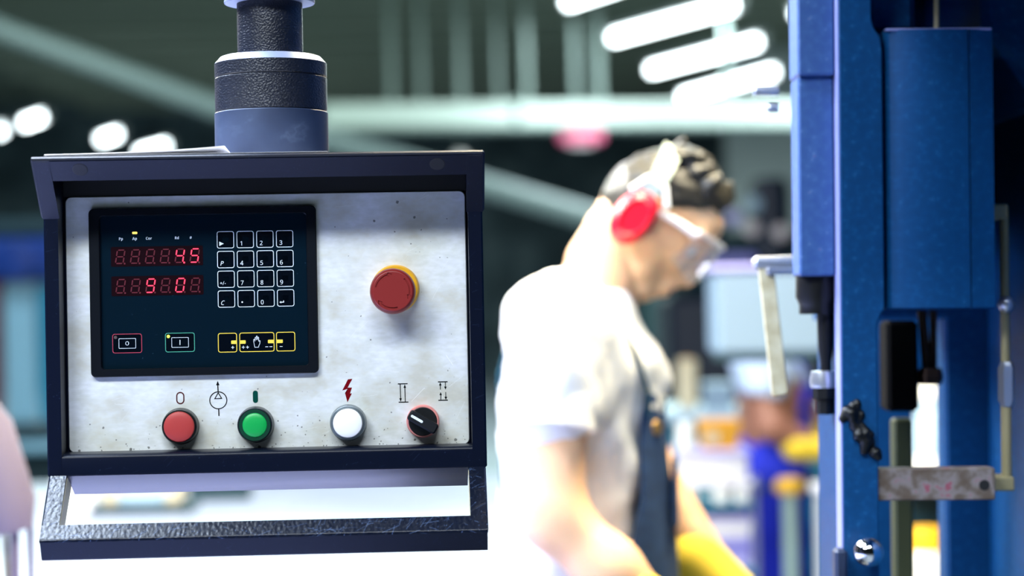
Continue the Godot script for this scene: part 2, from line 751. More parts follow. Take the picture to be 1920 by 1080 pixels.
	m.albedo_texture = noise_tex(73, 0.02, [[0.0, "2c3a40"], [0.45, "42535a"], [0.6, "53646a"], [1.0, "6d7c80"]], 3, 256)
	m.uv1_world_triplanar = true
	triplanar(m, 0.12)
	paint("haze_wall", "c4cccc", 0.8)  # lit wall and haze put into a paler colour
	paint("wall_grey", "6c7678", 0.8)
	m = paint("ceiling_green", "5a6458", 0.8)
	paint("purlin", "8c9484", 0.7)
	paint("lamp_body", "d4d8d8", 0.5)
	glow("lamp_glow", "f4fbff", 3.0)
	glow("tube_glow", "eefcff", 14.0)
	paint("beam_white", "a9b2ad", 0.5)
	paint("rod_pale", "65726f", 0.6)
	paint("hook_pink", "d0557c", 0.5)
	paint("hook_pale", "d8ccd0", 0.5)
	paint("brace", "5e686c", 0.6)
	paint("cabinet_blue", "06327e", 0.4)
	paint("cabinet_teal", "0d7fa0", 0.5)
	paint("cabinet_pale", "7fb2c8", 0.5)
	paint("cabinet_dark", "123640", 0.5)
	paint("post_red", "5c2433", 0.6)
	m = paint("table_white", "ffffff", 0.4)
	m.albedo_texture = noise_tex(81, 0.006, [[0.0, "848c9e"], [0.5, "9098a8"], [1.0, "9ca3b0"]], 3)
	triplanar(m, 0.6)
	paint("table_leg", "5f6c78", 0.5)
	paint("pale_blue", "a8c4d8", 0.5)
	paint("grey_blue", "7c93a8", 0.5)
	paint("beige", "cfc2a4", 0.6)
	paint("dark_teal", "10343c", 0.6)
	paint("navy", "0b1c34", 0.5)
	paint("carton_white", "f2eff2", 0.7)
	paint("carton_yellow", "e6a52c", 0.6)
	paint("lilac", "b9b4ea", 0.6)
	paint("bounce_lilac", "a9b3ee", 0.5)  # lilac chosen to tint the light this table bounces up
	paint("lilac_deep", "8a88d6", 0.6)
	paint("plastic_white", "fbfbf6", 0.35)
	paint("plastic_yellow", "f0b828", 0.4)
	paint("plastic_green", "35a860", 0.4)
	paint("teal_post", "a6c0b8", 0.5)
	paint("mauve", "584c56", 0.7)
	paint("cord_dark", "50465a", 0.6)
	paint("cord_olive", "6f6a58", 0.6)


func plate_picture() -> ImageTexture:
	# zinc-plated sheet: faint cross-brushing, greenish and beige stains with ragged edges, pits, dirt specks and pale scratches
	var w := 900
	var h := 576
	var im := Image.create(w, h, false, Image.FORMAT_RGB8)
	var n := FastNoiseLite.new()
	n.seed = 5
	n.frequency = 0.006
	n.fractal_octaves = 5
	var g := FastNoiseLite.new()
	g.seed = 9
	g.frequency = 0.05
	g.fractal_octaves = 3
	var a := Color("dcdfdc")
	var stain := Color("c6c4b8")
	var pale := Color("e6e9ee")
	for y in h:
		var streak := g.get_noise_2d(0.0, y * 5.0) * 0.4
		for x in w:
			var v := n.get_noise_2d(x, y * 1.3)
			var f := g.get_noise_2d(x * 0.6, y * 1.4)
			var c := a.lerp(stain, clampf((v + f * 0.3) * 1.5, 0.0, 0.8))
			c = c.lerp(pale, clampf(-(v - f * 0.2) * 1.6, 0.0, 0.8))
			im.set_pixel(x, y, c * (1.0 + f * 0.03 + streak * 0.02))
	var rng := RandomNumberGenerator.new()
	rng.seed = 77
	for i in 230:  # pits and dirt specks, more of them along the lower edge
		var p := Vector2(rng.randf() * w, rng.randf() * h if i < 110 else h - 4 - pow(rng.randf(), 2.0) * 70)
		var r := rng.randf_range(0.6, 2.0) if i % 12 else rng.randf_range(2.0, 4.0)
		for dy in range(-4, 5):
			for dx in range(-4, 5):
				var q := Vector2i(int(p.x) + dx, int(p.y) + dy)
				if Vector2(dx, dy).length() + rng.randf() * 0.8 < r and q.x >= 0 and q.y >= 0 and q.x < w and q.y < h:
					im.set_pixel(q.x, q.y, im.get_pixel(q.x, q.y).lerp(Color("4a4b48"), 0.65))
	for i in 90:
		var p := Vector2(rng.randf() * w, rng.randf() * h)
		draw_line_on(im, p, p + Vector2.from_angle(rng.randf_range(-1.2, 0.2)) * rng.randf_range(8, 46), Color("f4f5f4"), rng.randf_range(0.2, 0.6))
	for s in [[850, 372, 866, 396], [800, 446, 770, 476], [836, 452, 842, 470]]:
		draw_line_on(im, Vector2(s[0], s[1]), Vector2(s[2], s[3]), Color("ffffff"), 0.9)
	return ImageTexture.create_from_image(im)


# a hanging luminaire: body, glowing diffuser, two rods to the ceiling, and the light of its face
func led_panel(label: String, at: Vector3, size: Vector2, energy: float, colour: Color) -> void:
	var t := thing("ceiling_light", label, "lamp", at)
	part(t, "lamp_body", [[Shape.new().box(Vector3(-size.x / 2 - 0.03, 0.0, -size.y / 2 - 0.03), Vector3(size.x / 2 + 0.03, 0.07, size.y / 2 + 0.03), 0.01), "lamp_body"]])
	part(t, "diffuser", [[Shape.new().box(Vector3(-size.x / 2, -0.012, -size.y / 2), Vector3(size.x / 2, 0.0, size.y / 2), 0.003), "lamp_glow"]])
	for s in [-1, 1]:
		part(t, "suspension_rod", [[Shape.new().tube([Vector3(s * size.x * 0.4, 0.06, 0), Vector3(s * size.x * 0.4, 6.02 - at.y, 0)], 0.006, 6), "steel"]])
	var l := AreaLight3D.new()
	l.name = "lamp_light"
	l.area_size = size
	l.light_energy = energy
	l.light_color = colour
	l.area_range = 30.0
	l.shadow_enabled = true
	l.rotation_degrees.x = -90.0
	l.position.y = -0.02
	t.add_child(l)


func build_hall() -> void:
	structure("floor", [[Shape.new().box(Vector3(-14.2, -0.2, -42.2), Vector3(9.2, 0.0, 14.2)), "floor_grey"]])
	var c := structure("ceiling", [[Shape.new().box(Vector3(-14.2, 6.0, -42.2), Vector3(9.2, 6.2, 14.2)), "ceiling_green"]])
	for k in 15:
		var z := -14.0 - k * 2.0
		var x := Transform3D(Basis(Vector3.UP, deg_to_rad(-14.0)), Vector3(0, 0, 0))
		var p := part(c, "purlin", [[Shape.new().box(Vector3(-9.0, 5.8, z - 0.12), Vector3(6.0, 6.0, z + 0.12), 0.01), "purlin"]])
		p.position = Vector3(0, 0, 0)
	structure("wall_back", [[Shape.new().box(Vector3(-14.2, 0, -42.2), Vector3(9.2, 6.0, -42.0)), "wall_dark"]])
	structure("wall_left", [[Shape.new().box(Vector3(-14.2, 0, -42.0), Vector3(-14.0, 6.0, 14.0)), "wall_dark"]])
	structure("wall_right", [[Shape.new().box(Vector3(9.0, 0, -42.0), Vector3(9.2, 6.0, 14.0)), "wall_dark"]])
	structure("wall_front", [[Shape.new().box(Vector3(-14.2, 0, 14.0), Vector3(9.2, 6.0, 14.2)), "wall_dark"]])


func build_roof_lights() -> void:
	# each: the far and the near end of one luminaire under the roof
	var ends := [
		[Vector3(1.18, 4.45, -22.22), Vector3(2.32, 4.45, -19.86), "topmost of the three beside the blue machine"],
		[Vector3(1.82, 4.45, -25.3), Vector3(2.91, 4.45, -22.68), "middle one of the three beside the blue machine"],
		[Vector3(2.51, 4.45, -28.62), Vector3(3.49, 4.45, -25.62), "lowest of the three, touching the white crane beam"],
		[Vector3(0.6, 4.45, -19.55), Vector3(1.6, 4.45, -17.4), "tube cut by the upper edge above the worker's head"],
		[Vector3(3.0, 4.45, -20.6), Vector3(3.9, 4.45, -18.6), "tube at the upper edge that runs behind the blue machine"],
		[Vector3(-8.2, 4.45, -32.04), Vector3(-7.92, 4.45, -31.34), "short far lamp at the left edge of the picture"],
		[Vector3(-7.48, 4.45, -30.71), Vector3(-6.9, 4.45, -29.63), "far lamp second from the left edge"],
		[Vector3(-6.92, 4.45, -33.74), Vector3(-6.36, 4.45, -32.63), "far lamp over the left half of the pendant's hood"],
		[Vector3(-6.81, 4.45, -36.66), Vector3(-5.99, 4.45, -35.06), "far lamp peeping over the white paper on the pendant"]]
	for e in ends:
		var a: Vector3 = e[0]
		var b: Vector3 = e[1]
		var t := thing("tube_light", "glowing white ceiling tube light, " + e[2], "lamp", (a + b) / 2, 0.0, "tube lights under the roof")
		var d := (b - a).normalized()
		t.basis = Basis(d, Vector3.UP, d.cross(Vector3.UP)).orthonormalized()
		var n := a.distance_to(b) / 2
		part(t, "lamp_body", [[Shape.new().box(Vector3(-n, 0.05, -0.08), Vector3(n, 0.11, 0.08), 0.01), "lamp_body"]])
		part(t, "tube", [[Shape.new().tube([Vector3(-n, 0, 0), Vector3(-n + 0.03, 0, 0), Vector3(n - 0.03, 0, 0), Vector3(n, 0, 0)], [0.03, 0.045, 0.045, 0.03], 10), "tube_glow"]])
		for s in [-1, 1]:
			part(t, "suspension_rod", [[Shape.new().tube([Vector3(s * n * 0.8, 0.1, 0), Vector3(s * n * 0.8, 1.34 if a.x > -7.6 and a.z > -32.5 or a.x > 0.0 or a.x < -8.0 else 1.548, 0)], 0.008, 6), "rod_pale"]])
			part(t, "end_cap", [[Shape.new().box(Vector3(s * n - 0.02, -0.05, -0.05), Vector3(s * n + 0.02, 0.08, 0.05), 0.01), "lamp_body"]])
		var l := AreaLight3D.new()
		l.name = "lamp_light"
		l.area_size = Vector2(n * 2, 0.09)
		l.light_energy = 20.0
		l.light_color = Color(0.92, 1.0, 1.0)
		l.area_range = 40.0
		l.shadow_enabled = true
		l.rotation_degrees.x = -90.0
		l.position.y = -0.05
		t.add_child(l)


func build_crane() -> void:
	var t := thing("crane_beam", "long white crane beam hung on rods across the hall behind the worker", "beam", Vector3(0.6, 3.3, -20.0))
	t.rotation = Vector3(0, deg_to_rad(14.0), deg_to_rad(0.6))
	part(t, "girder", [[Shape.new().box(Vector3(-2.5, -0.02, -0.1), Vector3(0.02 - 0.62, 0.2, 0.1), 0.01).box(Vector3(-0.54, -0.02, -0.1), Vector3(2.9, 0.2, 0.1), 0.01), "beam_white"]])
	part(t, "joint_plate", [[Shape.new().box(Vector3(-0.62, -0.06, -0.08), Vector3(-0.52, 0.24, 0.08), 0.01), "rod_pale"]])
	part(t, "lower_flange", [[Shape.new().box(Vector3(-2.5, -0.06, -0.16), Vector3(2.9, -0.02, 0.16), 0.01), "rod_pale"]])
	for p in [[-1.8, 0.06], [-1.5, 0.05], [-1.1, 0.06], [-0.72, 0.04], [-0.42, 0.06], [0.08, 0.05], [0.33, 0.07], [1.7, 0.05]]:
		part(t, "hanger", [[Shape.new().box(Vector3(p[0] - p[1] * 0.5, 0.2, -0.03), Vector3(p[0] + p[1] * 0.5, 2.66, 0.03), 0.005), "rod_pale"]])
	var h := thing("hoist", "red hoist carriage hanging under the white crane beam", "hoist", Vector3(0.72, 3.02, -19.95))
	part(h, "carriage", [[Shape.new().box(Vector3(-0.22, 0.08, -0.08), Vector3(0.22, 0.2, 0.08), 0.03), "hook_pink"]])
	part(h, "hanger_bolt", [[Shape.new().box(Vector3(-0.05, 0.19, -0.03), Vector3(0.05, 0.25, 0.03), 0.005), "hook_pale"]])
	part(h, "wheel_guard", [[Shape.new().box(Vector3(-0.12, 0.05, -0.05), Vector3(0.12, 0.09, 0.05), 0.01), "hook_pale"]])
	var k := thing("hook_block", "pale pinkish hook block under the crane beam's joint", "hook", Vector3(-0.5, 2.95, -19.95))
	part(k, "block", [[Shape.new().lathe([Vector2(0, -0.08), Vector2(0.06, -0.06), Vector2(0.085, 0.0), Vector2(0.06, 0.06), Vector2(0, 0.08)], 16), "hook_pale"]])
	part(k, "chain", [[Shape.new().tube([Vector3(0, 0.07, 0), Vector3(0, 0.3, 0)], 0.012, 6), "rod_pale"]])
	part(k, "hook", [[Shape.new().tube([Vector3(0, -0.07, 0), Vector3(0.05, -0.12, 0), Vector3(0.02, -0.18, 0), Vector3(-0.04, -0.16, 0)], 0.012, 6), "rod_pale"]])
	var b := thing("conveyor_duct", "long grey duct sloping down across the dark hall behind the pendant", "duct", Vector3(1.3, 2.08, -18.0))
	part(b, "duct", [[Shape.new().tube([Vector3(-9.6, 3.5, 0), Vector3(-5.88, 1.98, 0), Vector3(-3.9, 1.22, 0), Vector3(-1.5, 0.48, 0), Vector3(0, 0, 0)], 0.1, 12), "brace"]])
	part(b, "support_column", [[Shape.new().box(Vector3(-0.12, -2.08, -0.12), Vector3(0.12, 0.06, 0.12), 0.01), "dark_teal"]])
	part(b, "support_column", [[Shape.new().box(Vector3(-9.7, -2.08, -0.12), Vector3(-9.5, 3.44, 0.12), 0.01), "dark_teal"]])
	# pale partition right of the worker's head, glow and haze put into its colour
	structure("wall_partition", [[Shape.new().box(Vector3(3.7, 0, -34.2), Vector3(8.9, 6.0, -34.0)), "haze_wall"]])


func build_left_machine() -> void:
	var t := thing("folding_machine", "blue and teal folding machine blurred behind the pendant's left edge", "machine", Vector3(-2.5, 0, -9.0))
	part(t, "bed", [[Shape.new().box(Vector3(-1.2, 0, -0.5), Vector3(0.9, 0.98, 0.1), 0.03), "cabinet_dark"]])
	part(t, "ram_beam", [[Shape.new().box(Vector3(-1.2, 1.61, -0.4), Vector3(0.9, 1.81, 0.12), 0.05), "cabinet_blue"]])
	part(t, "upper_cover", [[Shape.new().box(Vector3(-1.2, 1.81, -0.45), Vector3(0.9, 1.9, 0.0), 0.03), "cabinet_dark"]])
	for p in [[-0.9, 0.4, "cabinet_teal"], [-0.45, 0.2, "cabinet_teal"], [0.215, 0.145, "cabinet_pale"], [0.37, 0.14, "cabinet_teal"], [0.6, 0.3, "cabinet_pale"]]:
		part(t, "guard_panel", [[Shape.new().box(Vector3(p[0], 0.98, 0.02), Vector3(p[0] + p[1], 1.6, 0.06), 0.01), p[2]]])
	part(t, "guard_post", [[Shape.new().box(Vector3(0.12, 0.9, 0.0), Vector3(0.2, 1.62, 0.1), 0.01), "post_red"]])
	part(t, "cross_tray", [[Shape.new().box(Vector3(0.0, 0.86, 0.1), Vector3(0.7, 0.9, 0.3), 0.01), "cabinet_pale"]])
	part(t, "logo_boss", [[Shape.new().lathe([Vector2(0, 0), Vector2(0.09, 0.0), Vector2(0.085, 0.02), Vector2(0, 0.03)], 24, Transform3D(Basis(Vector3.RIGHT, PI / 2), Vector3(0.28, 1.71, 0.115))), "cabinet_blue"]])
	# sleeve with hanging cords, cut by the left edge
	var c := thing("cord_bundle", "pale mauve sleeve with dark cords hanging at the picture's left edge", "cables", Vector3(-0.70, 1.2, -2.6))
	part(c, "sleeve", [[Shape.new().tube([Vector3(-0.3, 4.81, 0), Vector3(-0.3, 0.8, 0), Vector3(-0.22, 0.42, 0), Vector3(-0.09, 0.2, 0), Vector3(-0.01, 0.09, 0), Vector3(0.02, 0.0, 0), Vector3(0.025, -0.03, 0)], [0.03, 0.03, 0.04, 0.055, 0.06, 0.055, 0.045], 16), "mauve"]])
	for k in 7:
		var x := -0.03 + k * 0.0155
		part(c, "cord", [[Shape.new().tube([Vector3(x, -0.0, 0.01 * (k % 3 - 1)), Vector3(x + 0.003, -0.1, 0.02 * (k % 2)), Vector3(x + 0.004 * sin(k), -0.16, 0), Vector3(x - 0.004, -0.22 - 0.015 * (k % 3), 0.01)], 0.0065 if k % 2 else 0.0045, 8), ["cord_dark", "cord_olive", "mauve"][k % 3]]])


func build_table() -> void:
	var t := thing("sheet_table", "long table with a white sheet metal top behind the pendant's handle", "table", Vector3(-1.1, 0, -4.6))
	part(t, "table_top", [[Shape.new().box(Vector3(-1.3, 0.91, -1.4), Vector3(1.14, 0.95, 1.35), 0.006), "table_white"]])
	for x in [-1.2, 1.04]:
		for z in [-1.3, 1.25]:
			part(t, "leg", [[Shape.new().box(Vector3(x - 0.03, 0, z - 0.03), Vector3(x + 0.03, 0.91, z + 0.03), 0.005), "table_leg"]])
	part(t, "edge_rail", [[Shape.new().box(Vector3(-1.3, 0.9, -1.42), Vector3(1.14, 0.95, -1.4), 0.004), "pale_blue"]])
	for k in 3:  # sheet tones carry the bright and dimmer bands of light
		var s := thing("light_band_sheet", ["white sheet for the bright strip of light on the far half of the long table", "pale sheet for the dimmer bluish light in the middle of the long white table", "white steel sheet lying at the near end of the long table"][k], "sheet", Vector3([-0.3, -0.45, -0.8][k], 0.95, [-5.45, -4.5, -3.7][k]), 0.03 * k)
		part(s, "sheet", [[Shape.new().box(Vector3(-0.3, 0.0, -0.3), Vector3(0.3, 0.004, 0.3), 0.001), ["table_white", "pale_blue", "table_white"][k]]])
	var b := thing("tool_case", "pale blue case with beige ends on the white table, seen through the handle", "case", Vector3(-0.95, 0.95, -5.1))
	part(b, "case_body", [[Shape.new().box(Vector3(-0.06, 0.02, -0.06), Vector3(0.06, 0.085, 0.06), 0.01), "pale_blue"]])
	part(b, "end_panel", [[Shape.new().box(Vector3(-0.1, 0.02, -0.06), Vector3(-0.06, 0.08, 0.06), 0.008), "beige"]])
	part(b, "end_panel", [[Shape.new().box(Vector3(0.06, 0.02, -0.06), Vector3(0.1, 0.08, 0.06), 0.008), "beige"]])
	part(b, "case_base", [[Shape.new().box(Vector3(-0.13, 0.0, -0.08), Vector3(0.13, 0.02, 0.08), 0.006), "dark_teal"]])
	var d := thing("low_tray", "low dark tray standing on the far edge of the white table", "tray", Vector3(-0.8, 0.95, -5.4))
	part(d, "tray_body", [[Shape.new().ring(rrect(0.16, 0.1, 0.02), rrect(0.14, 0.08, 0.015), 0.0, 0.05, 0.003, Transform3D(Basis(Vector3.RIGHT, -PI / 2), Vector3.ZERO)), "dark_teal"]])
	part(d, "tray_floor", [[Shape.new().box(Vector3(-0.07, 0.002, -0.04), Vector3(0.07, 0.008, 0.04), 0.001), "dark_teal"]])
	var e := thing("carton", "small white carton on the white table beside the pale blue case", "box", Vector3(-1.13, 0.95, -5.1), 0.2)
	part(e, "carton_body", [[Shape.new().box(Vector3(-0.05, 0, -0.04), Vector3(0.05, 0.085, 0.04), 0.003), "carton_white"]])
	part(e, "flap", [[Shape.new().box(Vector3(-0.05, 0.085, -0.04), Vector3(0.0, 0.088, 0.04), 0.001), "table_white"]])


func build_bounce_table() -> void:
	var t := thing("bounce_table", "unseen lilac table added to bounce light up under the pendant, below the picture's lower edge", "table", Vector3(-0.9, 0, -2.1))
	part(t, "table_top", [[Shape.new().box(Vector3(-0.8, 0.89, -0.95), Vector3(0.78, 0.93, 1.1), 0.006), "bounce_lilac"]])  # unseen table added to light the handle lip from below
	for x in [-0.75, 0.68]:
		for z in [-0.9, 1.0]:
			part(t, "leg", [[Shape.new().box(Vector3(x, 0, z), Vector3(x + 0.05, 0.89, z + 0.05), 0.005), "table_leg"]])


func build_far_right() -> void:
	var t := thing("milling_machine", "big dark navy machine standing in the dark behind the worker's face", "machine", Vector3(1.45, 0, -9.0))
	part(t, "body", [[Shape.new().box(Vector3(-0.75, 0, -0.8), Vector3(0.9, 1.5, 0.0), 0.03), "navy"]])
	part(t, "head_cover", [[Shape.new().box(Vector3(-0.65, 1.5, -0.8), Vector3(0.9, 1.78, -0.1), 0.05), "dark_teal"]])
	part(t, "motor", [[Shape.new().lathe([Vector2(0, 1.6), Vector2(0.09, 1.6), Vector2(0.09, 1.98), Vector2(0.07, 2.02), Vector2(0, 2.02)], 24, Transform3D(Basis(), Vector3(-0.27, 0.0, -0.05))), "navy"]])
	for p in [[-0.36, 1.9, "pale_blue"], [-0.37, 1.79, "hook_pale"], [-0.24, 1.77, "hook_pale"], [-0.45, 1.84, "lilac"]]:  # pale discs put in for blurred glints of small shiny parts
		part(t, "glint_dial", [[Shape.new().lathe([Vector2(0, 0), Vector2(0.035, 0.0), Vector2(0.035, 0.02), Vector2(0.02, 0.03), Vector2(0, 0.032)], 20, Transform3D(Basis(Vector3.RIGHT, PI / 2), Vector3(p[0], p[1], -0.02 if p[1] < 1.5 else 0.06))), p[2]]])
		part(t, "glint_dial_stem", [[Shape.new().tube([Vector3(p[0], p[1], 0.06), Vector3(p[0], p[1], -0.2)], 0.012, 8), "steel"]])
	part(t, "control_strip", [[Shape.new().box(Vector3(-0.6, 1.62, -0.1), Vector3(-0.2, 1.68, 0.0), 0.02), "lilac_deep"]])
	# grey cabinet on a column
	var g := thing("grey_cabinet", "light blue-grey cabinet hanging on a column above the worker in blue", "cabinet", Vector3(0.66, 0, -4.6))
	part(g, "cabinet_body", [[Shape.new().box(Vector3(-0.2, 1.335, -0.12), Vector3(0.17, 1.535, 0.1), 0.012), "grey_blue"]])
	part(g, "lid", [[Shape.new().box(Vector3(-0.215, 1.525, -0.13), Vector3(0.18, 1.54, 0.115), 0.006), "lilac"]])
	part(g, "base_strip", [[Shape.new().box(Vector3(-0.19, 1.32, -0.11), Vector3(0.16, 1.335, 0.09), 0.004), "dark_teal"]])
	part(g, "arm", [[Shape.new().box(Vector3(0.1, 1.38, -0.2), Vector3(0.42, 1.46, -0.12), 0.01), "navy"]])
	part(g, "column", [[Shape.new().box(Vector3(0.36, 0, -0.22), Vector3(0.46, 1.9, -0.1), 0.01), "navy"]])
	# bench at the back with a roll and boxes
	var b := thing("back_bench", "pale teal bench at the back between the two workers", "bench", Vector3(0.95, 0, -7.1))
	part(b, "bench_top", [[Shape.new().box(Vector3(-0.6, 1.05, -0.3), Vector3(0.6, 1.09, 0.3), 0.006), "pale_blue"]])
	part(b, "front_panel", [[Shape.new().box(Vector3(-0.58, 0.4, 0.2), Vector3(0.58, 1.05, 0.24), 0.006), "cabinet_teal"]])
	for x in [-0.55, 0.5]:
		part(b, "leg", [[Shape.new().box(Vector3(x, 0, -0.28), Vector3(x + 0.05, 1.05, 0.26), 0.006), "table_leg"]])
	var r := thing("paper_roll", "cream roll standing upright on the back bench", "roll", Vector3(0.61, 1.09, -7.0))
	part(r, "roll", [[Shape.new().lathe([Vector2(0, 0), Vector2(0.034, 0), Vector2(0.034, 0.17), Vector2(0.012, 0.17), Vector2(0.012, 0.15), Vector2(0, 0.15)], 24), "beige"]])
	part(r, "core", [[Shape.new().lathe([Vector2(0.009, 0.14), Vector2(0.0125, 0.14), Vector2(0.0125, 0.175), Vector2(0.009, 0.175)], 16), "carton_yellow"]])
	var p := thing("parts_box", "pale blue parts box on the back bench beside the cream roll", "box", Vector3(0.71, 1.09, -6.95))
	part(p, "box_body", [[Shape.new().box(Vector3(-0.05, 0, -0.05), Vector3(0.05, 0.075, 0.05), 0.006), "grey_blue"]])
	part(p, "lid", [[Shape.new().box(Vector3(-0.054, 0.075, -0.054), Vector3(0.054, 0.09, 0.054), 0.004), "pale_blue"]])


func jar(label: String, at: Vector3, r: float, h: float, body: String, lid: String, group := "") -> Node3D:
	var t := thing("jar", label, "jar", at, 0.0, group)
	part(t, "jar_body", [[Shape.new().lathe([Vector2(0, 0), Vector2(r * 0.92, 0), Vector2(r, h * 0.06), Vector2(r, h * 0.66), Vector2(r * 0.8, h * 0.76), Vector2(0, h * 0.76)], 24), body]])
	part(t, "lid", [[Shape.new().lathe([Vector2(0, h * 0.74), Vector2(r * 0.86, h * 0.74), Vector2(r * 0.86, h * 0.95), Vector2(r * 0.8, h), Vector2(0, h)], 24), lid]])
	return t


func build_rack() -> void:
	var t := thing("shelf_rack", "narrow steel shelf rack between the two workers, stacked with boxes", "rack", Vector3(0.54, 0, -5.5))
	for y in [0.97, 0.915, 0.735, 0.3]:
		part(t, "shelf", [[Shape.new().box(Vector3(-0.11, y - 0.012, -0.15), Vector3(0.11, y, 0.12), 0.003), "carton_white" if y > 0.95 else "cabinet_teal"]])
	for x in [-0.11, 0.1]:
		for z in [-0.15, 0.11]:
			part(t, "upright", [[Shape.new().box(Vector3(x, 0, z), Vector3(x + 0.012, 0.985, z + 0.012), 0.002), "steel"]])
	var b := thing("white_bin", "white bin on the top shelf of the narrow rack under the yellow box", "bin", Vector3(0.54, 0.97, -5.5))
	part(b, "bin_body", [[Shape.new().box(Vector3(-0.092, 0, -0.1), Vector3(0.092, 0.07, 0.1), 0.01), "carton_white"]])
	part(b, "rim", [[Shape.new().box(Vector3(-0.098, 0.07, -0.106), Vector3(0.098, 0.086, 0.106), 0.005), "lilac"]])
	var yb := thing("yellow_box", "open yellow box standing on the white bin", "box", Vector3(0.565, 1.056, -5.48))
	part(yb, "box_body", [[Shape.new().loft([PackedVector3Array([Vector3(-0.05, 0, -0.05), Vector3(0.04, 0, -0.05), Vector3(0.04, 0, 0.05), Vector3(-0.05, 0, 0.05)]), PackedVector3Array([Vector3(-0.06, 0.078, -0.06), Vector3(0.05, 0.078, -0.06), Vector3(0.05, 0.078, 0.06), Vector3(-0.06, 0.078, 0.06)]), PackedVector3Array([Vector3(-0.055, 0.078, -0.055), Vector3(0.045, 0.078, -0.055), Vector3(0.045, 0.078, 0.055), Vector3(-0.055, 0.078, 0.055)]), PackedVector3Array([Vector3(-0.047, 0.01, -0.047), Vector3(0.037, 0.01, -0.047), Vector3(0.037, 0.01, 0.047), Vector3(-0.047, 0.01, 0.047)])]), "carton_yellow"]])
	part(yb, "front_label", [[Shape.new().box(Vector3(-0.045, 0.015, 0.05), Vector3(-0.01, 0.05, 0.058), 0.001), "beige"]])
	jar("white jar standing in for a blurred glint on the bin, left of the yellow box", Vector3(0.464, 1.056, -5.42), 0.024, 0.075, "plastic_white", "plastic_white", "white jars standing in for glints on the rack")  # small white jars put in for blurred glints
	jar("leftmost white glint jar on the second shelf, close to the worker's overalls", Vector3(0.468, 0.915, -5.4), 0.02, 0.038, "plastic_white", "plastic_white", "white jars standing in for glints on the rack")
	jar("middle white glint jar on the second shelf of the narrow rack", Vector3(0.556, 0.915, -5.4), 0.022, 0.04, "plastic_white", "plastic_white", "white jars standing in for glints on the rack")
	jar("rightmost white glint jar on the second shelf, nearest to the blue overalls", Vector3(0.612, 0.915, -5.4), 0.022, 0.04, "plastic_white", "plastic_white", "white jars standing in for glints on the rack")
	for k in 4:
		var s := thing("folded_carton", ["lilac folded carton lowest in the stack on the rack", "deep lilac folded carton second from below in the stack", "lilac folded carton third from below in the stack", "pale lilac folded carton topmost in the stack on the rack"][k], "carton", Vector3(0.54, 0.735 + k * 0.036, -5.5), 0.04 * (k % 2), "folded cartons on the rack")
		part(s, "board", [[Shape.new().box(Vector3(-0.095, 0, -0.1), Vector3(0.095, 0.015, 0.1), 0.002), ["lilac", "lilac_deep", "lilac", "carton_white"][k]]])
		part(s, "board", [[Shape.new().box(Vector3(-0.092, 0.017, -0.1), Vector3(0.094, 0.034, 0.102), 0.002), ["lilac", "lilac_deep", "carton_white", "lilac"][k]]])
	# clamp stand in front of the blue overalls
	var c := thing("clamp_stand", "pale post with a yellow clamp head in front of the blue overalls", "stand", Vector3(0.755, 0, -5.5))
	part(c, "post", [[Shape.new().lathe([Vector2(0, 0), Vector2(0.02, 0), Vector2(0.02, 0.93), Vector2(0, 0.93)], 16), "teal_post"]])
	part(c, "base", [[Shape.new().lathe([Vector2(0, 0), Vector2(0.055, 0), Vector2(0.055, 0.015), Vector2(0.025, 0.03), Vector2(0, 0.03)], 24), "table_leg"]])
	part(c, "clamp_head", [[Shape.new().lathe([Vector2(0, 0.925), Vector2(0.036, 0.927), Vector2(0.042, 0.945), Vector2(0.034, 0.967), Vector2(0, 0.972)], 20), "plastic_yellow"]])
	part(c, "bar", [[Shape.new().tube([Vector3(-0.08, 0.94, -0.03), Vector3(0.045, 0.94, -0.03)], 0.01, 10), "dark_teal"]])
	var w := thing("white_cabinet", "white cabinet half hidden behind the blue column, under the yellow gloves", "cabinet", Vector3(0.92, 0, -5.2))
	part(w, "cabinet_body", [[Shape.new().box(Vector3(-0.11, 0.03, -0.2), Vector3(0.02, 0.94, 0.1), 0.01), "carton_white"]])
	part(w, "worktop", [[Shape.new().box(Vector3(-0.125, 0.94, -0.21), Vector3(0.03, 0.965, 0.12), 0.005), "carton_white"]])
	part(w, "plinth", [[Shape.new().box(Vector3(-0.1, 0, -0.18), Vector3(0.01, 0.03, 0.08), 0.003), "table_leg"]])
	part(w, "door_knob", [[Shape.new().lathe([Vector2(0, 0), Vector2(0.01, 0), Vector2(0.012, 0.02), Vector2(0.022, 0.026), Vector2(0.018, 0.04), Vector2(0, 0.044)], 16, Transform3D(Basis(Vector3.RIGHT, PI / 2), Vector3(-0.09, 0.865, 0.1))), "plastic_white"]])
	# small shelf stand seen through the opening of the press
	var s := thing("side_stand", "slim dark stand seen through the opening of the blue machine", "stand", Vector3(0.82, 0, -4.0))
	for y in [1.105, 0.83]:
		part(s, "shelf", [[Shape.new().box(Vector3(-0.07, y - 0.02, -0.08), Vector3(0.09, y, 0.08), 0.004), "iron_brown"]])
	part(s, "back_panel", [[Shape.new().box(Vector3(-0.07, 0, -0.1), Vector3(0.09, 1.1, -0.08), 0.004), "dark_teal"]])
	var v := thing("spray_bottle", "white bottle with a green label seen through the opening of the machine", "bottle", Vector3(0.83, 1.105, -3.98))
	part(v, "bottle_body", [[Shape.new().lathe([Vector2(0, 0), Vector2(0.034, 0), Vector2(0.036, 0.05), Vector2(0.032, 0.11), Vector2(0.014, 0.135), Vector2(0.012, 0.15), Vector2(0, 0.15)], 24), "pale_blue"]])
	part(v, "green_label", [[Shape.new().box(Vector3(0.012, 0.05, 0.024), Vector3(0.034, 0.11, 0.035), 0.004), "plastic_green"]])
